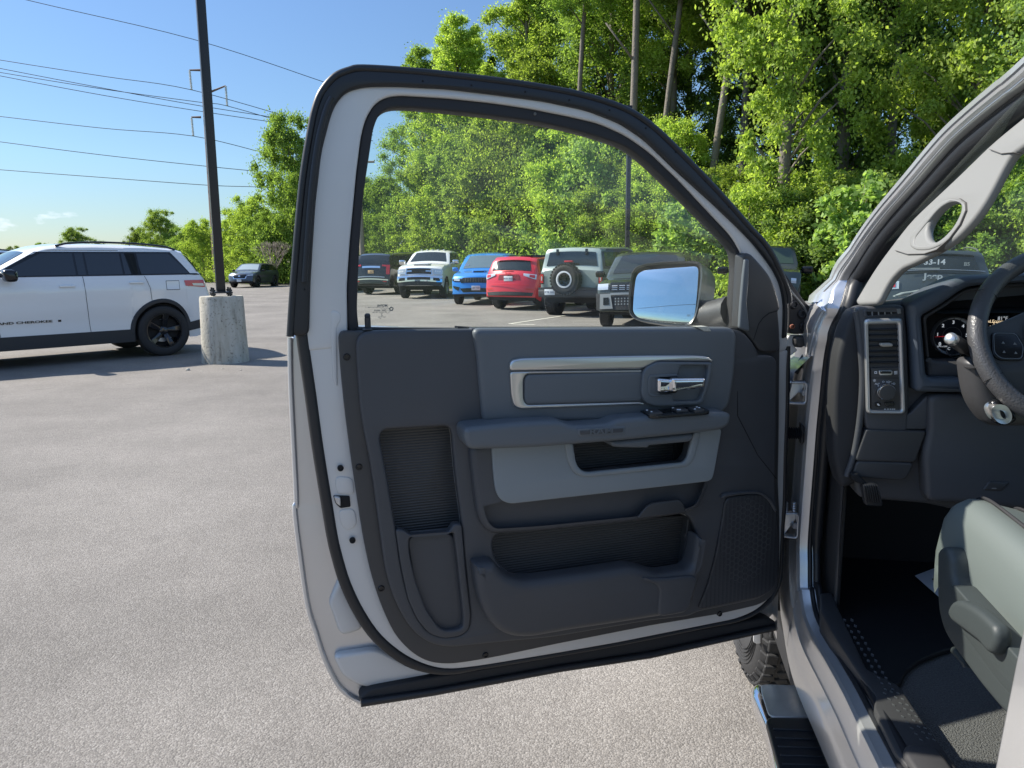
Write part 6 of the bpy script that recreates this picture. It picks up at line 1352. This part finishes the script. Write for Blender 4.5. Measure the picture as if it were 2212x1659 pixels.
# parking lines, grass verge
paintm = mat('line_paint', (.60,.57,.48), .8, var=.35, vscale=12)
def strip(a, b, w=.11):
    a, b = Vector(a), Vector(b); d = (b-a).normalized(); n_ = Vector((-d.y, d.x, 0))*w/2
    o = meshobj('parking_line', [a-n_, b-n_, b+n_, a+n_], [(0,1,2,3)], paintm, None, 0); 
    for v in o.data.vertices: v.co.z = .006
    tag(o, kind='structure'); return o
def gp_(x, y): q = ground(x, y); return (q.x, q.y, 0)
for px_, hd in (((1100,700),60),((1425,716),62),((885,642),74),((1062,661),66)):
    q = ground(*px_); d = Vector((math.cos(R(hd)), math.sin(R(hd)), 0)); strip(q, q+d*5.2, .09); strip(q, q+Vector((d.y,-d.x,0))*.7)
for px_ in ((20, 735),(120,738)):
    q = ground(*px_); d = Vector((math.cos(R(45)), math.sin(R(45)), 0)); strip(q-d*1.5, q+d*2.5, .12)
# ================================================================= trees
def leafmat(name, dark, light, trans=.5, rough=.8):
    m = bpy.data.materials.new(name); m.use_nodes = True; n = m.node_tree; n.nodes.clear(); L = n.links
    o = n.nodes.new('ShaderNodeOutputMaterial'); g = n.nodes.new('ShaderNodeNewGeometry'); oi = n.nodes.new('ShaderNodeObjectInfo')
    r = n.nodes.new('ShaderNodeMix'); r.data_type = 'RGBA'; r.inputs[6].default_value = (*dark, 1); r.inputs[7].default_value = (*light, 1); L.new(g.outputs['Random Per Island'], r.inputs[0])
    hs = n.nodes.new('ShaderNodeHueSaturation'); mr = n.nodes.new('ShaderNodeMapRange'); mr.inputs[3].default_value = .75; mr.inputs[4].default_value = 1.2; L.new(oi.outputs['Random'], mr.inputs[0]); L.new(mr.outputs[0], hs.inputs['Value']); L.new(r.outputs[2], hs.inputs['Color'])
    d = n.nodes.new('ShaderNodeBsdfPrincipled'); d.inputs['Roughness'].default_value = rough; d.inputs['Specular IOR Level'].default_value = .2; L.new(hs.outputs[0], d.inputs['Base Color'])
    t = n.nodes.new('ShaderNodeBsdfTranslucent'); h2 = n.nodes.new('ShaderNodeMix'); h2.data_type = 'RGBA'; h2.blend_type = 'MULTIPLY'; h2.inputs[0].default_value = 1; h2.inputs[7].default_value = (1.7,1.75,.8,1); L.new(hs.outputs[0], h2.inputs[6]); L.new(h2.outputs[2], t.inputs[0])
    mx = n.nodes.new('ShaderNodeMixShader'); mx.inputs[0].default_value = trans; L.new(d.outputs[0], mx.inputs[1]); L.new(t.outputs[0], mx.inputs[2]); L.new(mx.outputs[0], o.inputs[0]); return m
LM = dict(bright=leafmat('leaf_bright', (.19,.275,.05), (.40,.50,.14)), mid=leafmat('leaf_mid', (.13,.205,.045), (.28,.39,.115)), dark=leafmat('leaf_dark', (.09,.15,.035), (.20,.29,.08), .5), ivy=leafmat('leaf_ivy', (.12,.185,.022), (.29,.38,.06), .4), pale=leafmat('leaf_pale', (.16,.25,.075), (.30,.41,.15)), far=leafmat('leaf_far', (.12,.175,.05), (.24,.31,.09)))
BARK = mat('bark', (.17,.15,.125), .9, bump=.8, bscale=14, bdist=.03, var=.35, vscale=5)
def quads(name, P, size, up_bias, rng, m, aspect=.62):
    n = len(P); nrm = rng.normal(size=(n,3)); nrm[:,2] += up_bias; nrm /= np.linalg.norm(nrm, axis=1)[:,None]
    a = np.cross(nrm, rng.normal(size=(n,3))); a /= np.linalg.norm(a, axis=1)[:,None]; b = np.cross(nrm, a)
    s = size*(.6+.8*rng.random(n))[:,None]; a = a*s*.5; b = b*s*.5*aspect
    V = np.empty((n,4,3)); V[:,0] = P-a; V[:,1] = P+b-a*.1; V[:,2] = P+a; V[:,3] = P-b-a*.1
    me = bpy.data.meshes.new(name); me.vertices.add(n*4); me.vertices.foreach_set('co', V.reshape(-1).astype(np.float32))
    me.loops.add(n*4); me.loops.foreach_set('vertex_index', np.arange(n*4, dtype=np.int32)); me.polygons.add(n)
    me.polygons.foreach_set('loop_start', np.arange(0, n*4, 4, dtype=np.int32)); me.update(calc_edges=True); me.materials.append(m); return me
def limb_mesh(name, trunk, limbs):
    vs = []; fs = []
    for path, r0, r1, n in [trunk]+limbs:
        N_ = len(path); v, f = tube_vf(path, [r0+(r1-r0)*i/(N_-1) for i in range(N_)], n); k = len(vs); vs += v; fs += [tuple(a+k for a in q) for q in f]
    me = bpy.data.meshes.new(name); me.from_pydata([tuple(v) for v in vs], [], fs); me.update(); me.materials.append(BARK)
    me.polygons.foreach_set('use_smooth', [True]*len(me.polygons)); return me
PROTO = {}
def tree_proto(key, seed, H, Rd, z0, prof, ncl, nleaf, lsize, clr, droop=.12, up=.22, trunk_r=.2):
    """prof(u) -> radius factor for u in 0..1 from crown bottom to top"""
    rng = np.random.default_rng(seed); cl = []; limbs = []
    for i in range(ncl):
        u = rng.random()**.9; z = z0+(H-z0)*u; a = rng.random()*6.283; lob = 1+.28*math.sin(a*3+seed+u*5)+.15*math.sin(a*5+u*11)
        rr = prof(u)*Rd*lob*(rng.random()**.42); c = np.array([rr*math.cos(a), rr*math.sin(a), z])
        cl.append((c, clr*(.35+.95*rng.random()**1.5)*(1-.3*u)))
        if i % 4 == 0 and rr > .4:
            zb = max(z0*.6, z-rr*.9); p0 = Vector((0,0,zb)); p1 = Vector(c); mdl = p0.lerp(p1, .5)+Vector((0,0,.12*rr)); limbs.append(([p0, mdl, p1], trunk_r*.32*(1-.5*u), .015, 5))
    per = nleaf//ncl; P = []
    for c, r in cl:
        d = rng.normal(size=(per,3)); d /= np.linalg.norm(d, axis=1)[:,None]; q = np.minimum(1.5, np.abs(rng.normal(size=per))*.62)
        p = c + d*q[:,None]*r*np.array([1,1,.85]); 
        if droop: p[:,2] -= droop*(q**2)*r*np.abs(rng.normal(size=per))
        P.append(p)
    P = np.concatenate(P); P = P[P[:,2] > .1]
    me = quads(key+'_crown', P, lsize, up, rng, LM['mid'])
    lean = rng.normal(size=2)*.02*H
    tr = limb_mesh(key+'_trunk', ([Vector((0,0,-.2)), Vector((0,0,H*.25)), Vector((0,0,H*.5)), Vector((0,0,H*.75)), Vector((0,0,H*.93))], trunk_r, trunk_r*.18, 9), limbs)
    PROTO[key] = (me, tr, {})
def crown_mesh(key, mk_):
    me, tr, cache = PROTO[key]
    if mk_ not in cache: c = me.copy(); c.materials.clear(); c.materials.append(LM[mk_]); cache[mk_] = c
    return cache[mk_]
broad = lambda u: (math.sin(math.pi*(u*.86+.10)))**.6
tall = lambda u: (.55+.45*math.sin(math.pi*min(1, u*1.15)))*(1 if u < .75 else math.sqrt(max(0, 1-((u-.75)/.27)**2)))
bush = lambda u: math.sqrt(max(0, 1-(u*.95)**2))
colm = lambda u: 1.0 if u < .8 else math.sqrt(max(.02, 1-((u-.8)/.22)**2))
tree_proto('broad', 3, 12, 3.4, 1.6, broad, 190, 110000, .125, 1.0)
tree_proto('tall', 5, 18, 3.0, 1.5, tall, 240, 150000, .125, 1.0, trunk_r=.28)
tree_proto('highcrown', 8, 20, 3.2, 10.5, tall, 150, 90000, .125, 1.0, trunk_r=.26)
tree_proto('bush', 11, 4.2, 2.4, .05, bush, 90, 36000, .11, .75, trunk_r=.06)
tree_proto('column', 14, 13, 1.7, .2, colm, 190, 80000, .11, .6, droop=.7, up=.2, trunk_r=.22)
tree_proto('low', 23, 9, 3.2, .3, lambda u: (1-.25*u)*math.sqrt(max(0,1-(u*.93)**3)), 170, 95000, .125, 1.0, trunk_r=.12)
tree_proto('leafy', 17, 6.5, 2.1, .3, broad, 60, 9000, .30, .9, droop=.3, up=.8, trunk_r=.08)
NT = 0
def tree(key, x, y, mk_='mid', s=1.0, sz=1.0, rz=None, label=None, group=None, name='tree', cat='tree', rx=0):
    global NT
    rnd = random.Random(NT*7+13); NT += 1
    e = empty(name, (x, y, 0)); e.rotation_euler = (0, 0, rnd.random()*6.28 if rz is None else rz); e.scale = (s, s, s*sz)
    for nm, me in (('crown', crown_mesh(key, mk_)), ('trunk', PROTO[key][1])):
        o = bpy.data.objects.new(nm, me); COL.objects.link(o); o.parent = e
    tag(e, label, cat, group); return e
def tpx(px_, Y): return (px_-1106)/FPX*Y*1.0
WG, WL = 'trees of the wood behind the parked cars', 'tall green tree in the dense wood behind the parked cars'
rnd = random.Random(4)
# dark back rows
edge = [(-5.2,47.5),(-1,42.5),(4,36),(9,31.5),(14,28),(20,24.5),(27,20)]
def along(f, back):
    seg = f*(len(edge)-1); i = min(int(seg), len(edge)-2); t = seg-i; a, b = Vector(edge[i]), Vector(edge[i+1]); d = (b-a).normalized(); n_ = Vector((-d.y, d.x)) 
    if n_.y < 0: n_ = -n_
    return a.lerp(b, t)+n_*back
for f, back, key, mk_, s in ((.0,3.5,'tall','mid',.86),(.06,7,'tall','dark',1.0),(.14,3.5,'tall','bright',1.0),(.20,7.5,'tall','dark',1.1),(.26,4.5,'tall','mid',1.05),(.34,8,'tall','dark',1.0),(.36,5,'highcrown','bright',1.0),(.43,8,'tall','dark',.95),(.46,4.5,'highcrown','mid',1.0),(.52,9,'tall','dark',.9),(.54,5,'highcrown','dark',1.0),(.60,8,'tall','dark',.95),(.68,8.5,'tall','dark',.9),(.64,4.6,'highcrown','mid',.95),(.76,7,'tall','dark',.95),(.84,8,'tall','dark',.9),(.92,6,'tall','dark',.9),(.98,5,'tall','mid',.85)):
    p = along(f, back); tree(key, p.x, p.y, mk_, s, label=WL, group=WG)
# front rank, crowns to the ground
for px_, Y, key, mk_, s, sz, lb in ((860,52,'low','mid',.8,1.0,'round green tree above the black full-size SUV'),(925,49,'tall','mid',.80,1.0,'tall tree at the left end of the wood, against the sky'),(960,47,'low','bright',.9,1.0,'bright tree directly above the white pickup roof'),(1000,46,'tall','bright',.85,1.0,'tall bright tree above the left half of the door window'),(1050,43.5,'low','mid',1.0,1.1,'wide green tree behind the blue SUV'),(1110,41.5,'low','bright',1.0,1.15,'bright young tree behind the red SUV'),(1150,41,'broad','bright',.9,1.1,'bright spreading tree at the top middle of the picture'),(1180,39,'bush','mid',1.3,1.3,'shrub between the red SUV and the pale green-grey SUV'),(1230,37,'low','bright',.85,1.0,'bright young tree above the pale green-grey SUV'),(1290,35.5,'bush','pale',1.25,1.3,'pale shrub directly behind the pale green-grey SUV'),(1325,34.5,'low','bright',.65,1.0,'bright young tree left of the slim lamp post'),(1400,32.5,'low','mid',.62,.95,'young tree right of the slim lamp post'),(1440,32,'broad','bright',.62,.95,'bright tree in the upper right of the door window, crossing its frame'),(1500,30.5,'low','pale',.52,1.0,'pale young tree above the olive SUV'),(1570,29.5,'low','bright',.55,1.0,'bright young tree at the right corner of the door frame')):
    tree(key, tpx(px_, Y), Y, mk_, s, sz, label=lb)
# named individuals
tree('column', tpx(1680, 27.5), 27.5, 'bright', 1.2, 1.2, label='tree trunk cloaked in bright ivy from top to bottom, tallest green column at right', name='ivy_covered_tree')
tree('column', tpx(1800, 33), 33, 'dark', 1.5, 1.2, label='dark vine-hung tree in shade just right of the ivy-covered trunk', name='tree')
tree('broad', tpx(2075, 25.5), 25.5, 'bright', 1.05, 1.15, label='large bright yellow-green tree at the upper right above the windshield pillar', name='tree')
tree('broad', tpx(2260, 24), 24, 'pale', .9, 1.1, label='pale green tree at the right edge seen through the windshield', name='tree')
for px_, Y, s, mk_, lb in ((1610,27.5,.95,'bright','rounded bright shrub at the foot of the ivy-covered tree'),(1700,26.8,.9,'pale','light green shrub behind the glossy black mirror of the boxy SUV'),(1790,26,.98,'bright','wide yellow-green shrub between the ivy-covered tree and the windshield pillar'),(1880,25,.95,'pale','tall pale shrub directly left of the silver windshield pillar'),(1960,24.5,.85,'bright','bright shrub seen through the grab handle opening'),(2060,24,.9,'mid','green shrub above the roof of the dark grey SUV'),(2170,23,.9,'bright','bright shrub right of the dark grey SUV, through the windshield')):
    tree('bush', tpx(px_, Y), Y, mk_, s, 1.0, label=lb, name='shrub', cat='shrub')
for px_, Y, s, lb in ((1480,28.8,.6,'long-leaved sumac-like sapling behind the olive SUV'),(1540,28,.55,'long-leaved sapling just left of the door frame corner'),(1850,23.8,.62,'long-leaved sapling low beside the silver windshield pillar')):
    tree('leafy', tpx(px_, Y), Y, 'pale', s, 1.0, label=lb, name='sapling', cat='sapling')
# visible trunks
def trunk_tree(px0, y0, px1, y1, Y, r, lb):
    a = atY(px0, y0, Y); b = atY(px1, y1, Y); d = (b-a); base_ = a+d*((-a.z)/d.z) if abs(d.z) > .1 else a
    e = empty('tree', (base_.x, Y, 0)); tag(e, lb, 'tree')
    top = b+d*.6
    P = [Vector((0,0,0)), (a-base_)*1.0, (b-base_)+Vector((.05,0,0)), top-base_]
    for p in P: p.y = 0
    P = sorted(P, key=lambda p: p.z)
    me = limb_mesh('bare_trunk', (smooth_path(P, 5), r, r*.6, 10), [([P[2], P[2]+Vector((1.2,.4,1.6))], r*.35, .03, 6), ([P[1]+(P[2]-P[1])*.6, P[1]+(P[2]-P[1])*.6+Vector((-1.3,-.3,1.5))], r*.3, .03, 6)])
    o = bpy.data.objects.new('trunk', me); COL.objects.link(o); o.parent = e
    c = bpy.data.objects.new('crown', crown_mesh('broad', 'mid')); COL.objects.link(c); c.parent = e; c.location = top-base_+Vector((0,0,-3)); c.scale = (.8,.8,.5)
trunk_tree(1366, 330, 1373, 0, 33.5, .19, 'tall bare trunk rising straight above the slim dark lamp post')
trunk_tree(1445, 200, 1468, 0, 34.5, .15, 'grey trunk between the lamp post and the leaning trunk')
trunk_tree(1550, 300, 1592, 0, 31.5, .17, 'leaning bare trunk just left of the ivy-covered tree')
trunk_tree(1255, 140, 1262, 0, 37.5, .13, 'thin dark trunk among the bright leaves above the door frame')
# left group beyond the lot
tree('low', tpx(645, 56), 56, 'mid', .92, 1.45, label='tall tree rising just left of the open door frame', name='tree')
for px_, Y, s, mk_, lb in ((480,66,.42,'bright','low bright bushes seen under the wires behind the lamp post'),(410,70,.46,'mid','low green tree above the tail of the white SUV'),(435,75,.52,'bright','green tree joining the low one above the white SUV tail to the lamp post'),(660,62,.75,'mid','bushy tree partly behind the door frame, left of it'),(560,58,.62,'bright','rounded bright tree right of the lamp post'),(520,60,.55,'bright','bright bushy tree directly beside the lamp post, behind the grey crossover'),(590,56,.5,'mid','low green tree behind the grey crossover'),(450,64,.50,'bright','low bright tree directly left of the lamp post')):
    tree('low', tpx(px_, Y), Y, mk_, s*1.15, label=lb)
for px_, Y, s, mk_, lb in ((820,58,.72,'mid','tree seen at the left side of the door window against the sky'),(775,62,.75,'dark','darker tree hidden mostly by the door frame, left in the window'),(720,62,.7,'mid','tree behind the silver door frame')):
    tree('low', tpx(px_, Y), Y, mk_, s*1.2, label=lb)
tree('low', tpx(365,105), 105, 'far', .98, 1.0, label='rounded distant tree above the roof of the white SUV')
tree('low', tpx(320,110), 110, 'far', .75, 1.0, label='small distant tree left of the rounded one above the white SUV')
tree('low', tpx(185,150), 150, 'far', 1.15, .85, label='pale distant tree standing alone above the white SUV roof')
DG, DL = 'distant trees along the horizon', 'distant dark tree low on the horizon above the white SUV'
for i in range(16):
    px_ = -120+i*42+rnd.random()*20; Y = 150+rnd.random()*30
    tree('low', tpx(px_, Y), Y, 'mid' if i % 2 else 'far', .62+.25*rnd.random(), .9, label=DL, group=DG)
# bare brush by the door frame
rng = random.Random(9)
bx = tpx(608, 52); bb = empty('bare_shrub', (bx, 52, 0)); tag(bb, 'leafless grey-brown shrub beside the door frame, right of the grey crossover', 'shrub')
limbs = []
def grow(p, d, L_, r, dep):
    q = p+d*L_; limbs.append(([p, p.lerp(q, .5)+Vector((rng.uniform(-.05,.05),0,0)), q], r, r*.6, 4))
    if dep:
        for _ in range(3): nd = (d+Vector((rng.uniform(-.6,.6), rng.uniform(-.6,.6), rng.uniform(-.1,.45)))).normalized(); grow(q, nd, L_*.72, r*.62, dep-1)
for k in range(7): grow(Vector((rng.uniform(-.6,.6),0,0)), Vector((rng.uniform(-.4,.4),rng.uniform(-.3,.3),1)).normalized(), 1.2, .035, 3)
me = limb_mesh('twigs', limbs[0], limbs[1:]); me.materials.clear(); me.materials.append(mat('dry_twig', (.30,.25,.20), .9)); o = bpy.data.objects.new('branches', me); COL.objects.link(o); o.parent = bb
# grass verge
rg = np.random.default_rng(2); pts = []
E_ = [(-60,66),(-22,64),(-12,53),(-6,46),(-1,40.5),(4,34),(9,29.5),(14,26),(22,21.5)]
for i in range(len(E_)-1):
    a, b = np.array(E_[i]), np.array(E_[i+1]); d = (b-a)/np.linalg.norm(b-a); n_ = np.array([-d[1], d[0]]); n_ = n_ if n_[1] > 0 else -n_
    k = int(np.linalg.norm(b-a)*420); u = rg.random(k)[:,None]; w = (rg.random(k)**1.3)[:,None]*3.2
    xy = a+(b-a)*u+n_*w; pts.append(np.concatenate([xy, .05+.12*rg.random((k,1))], 1))
P = np.concatenate(pts); me = quads('grass', P, .26, -.2, rg, LM['bright'], .25); go = bpy.data.objects.new('grass', me); COL.objects.link(go); tag(go, 'strip of rough green grass along the edge of the lot', 'grass', kind='stuff')
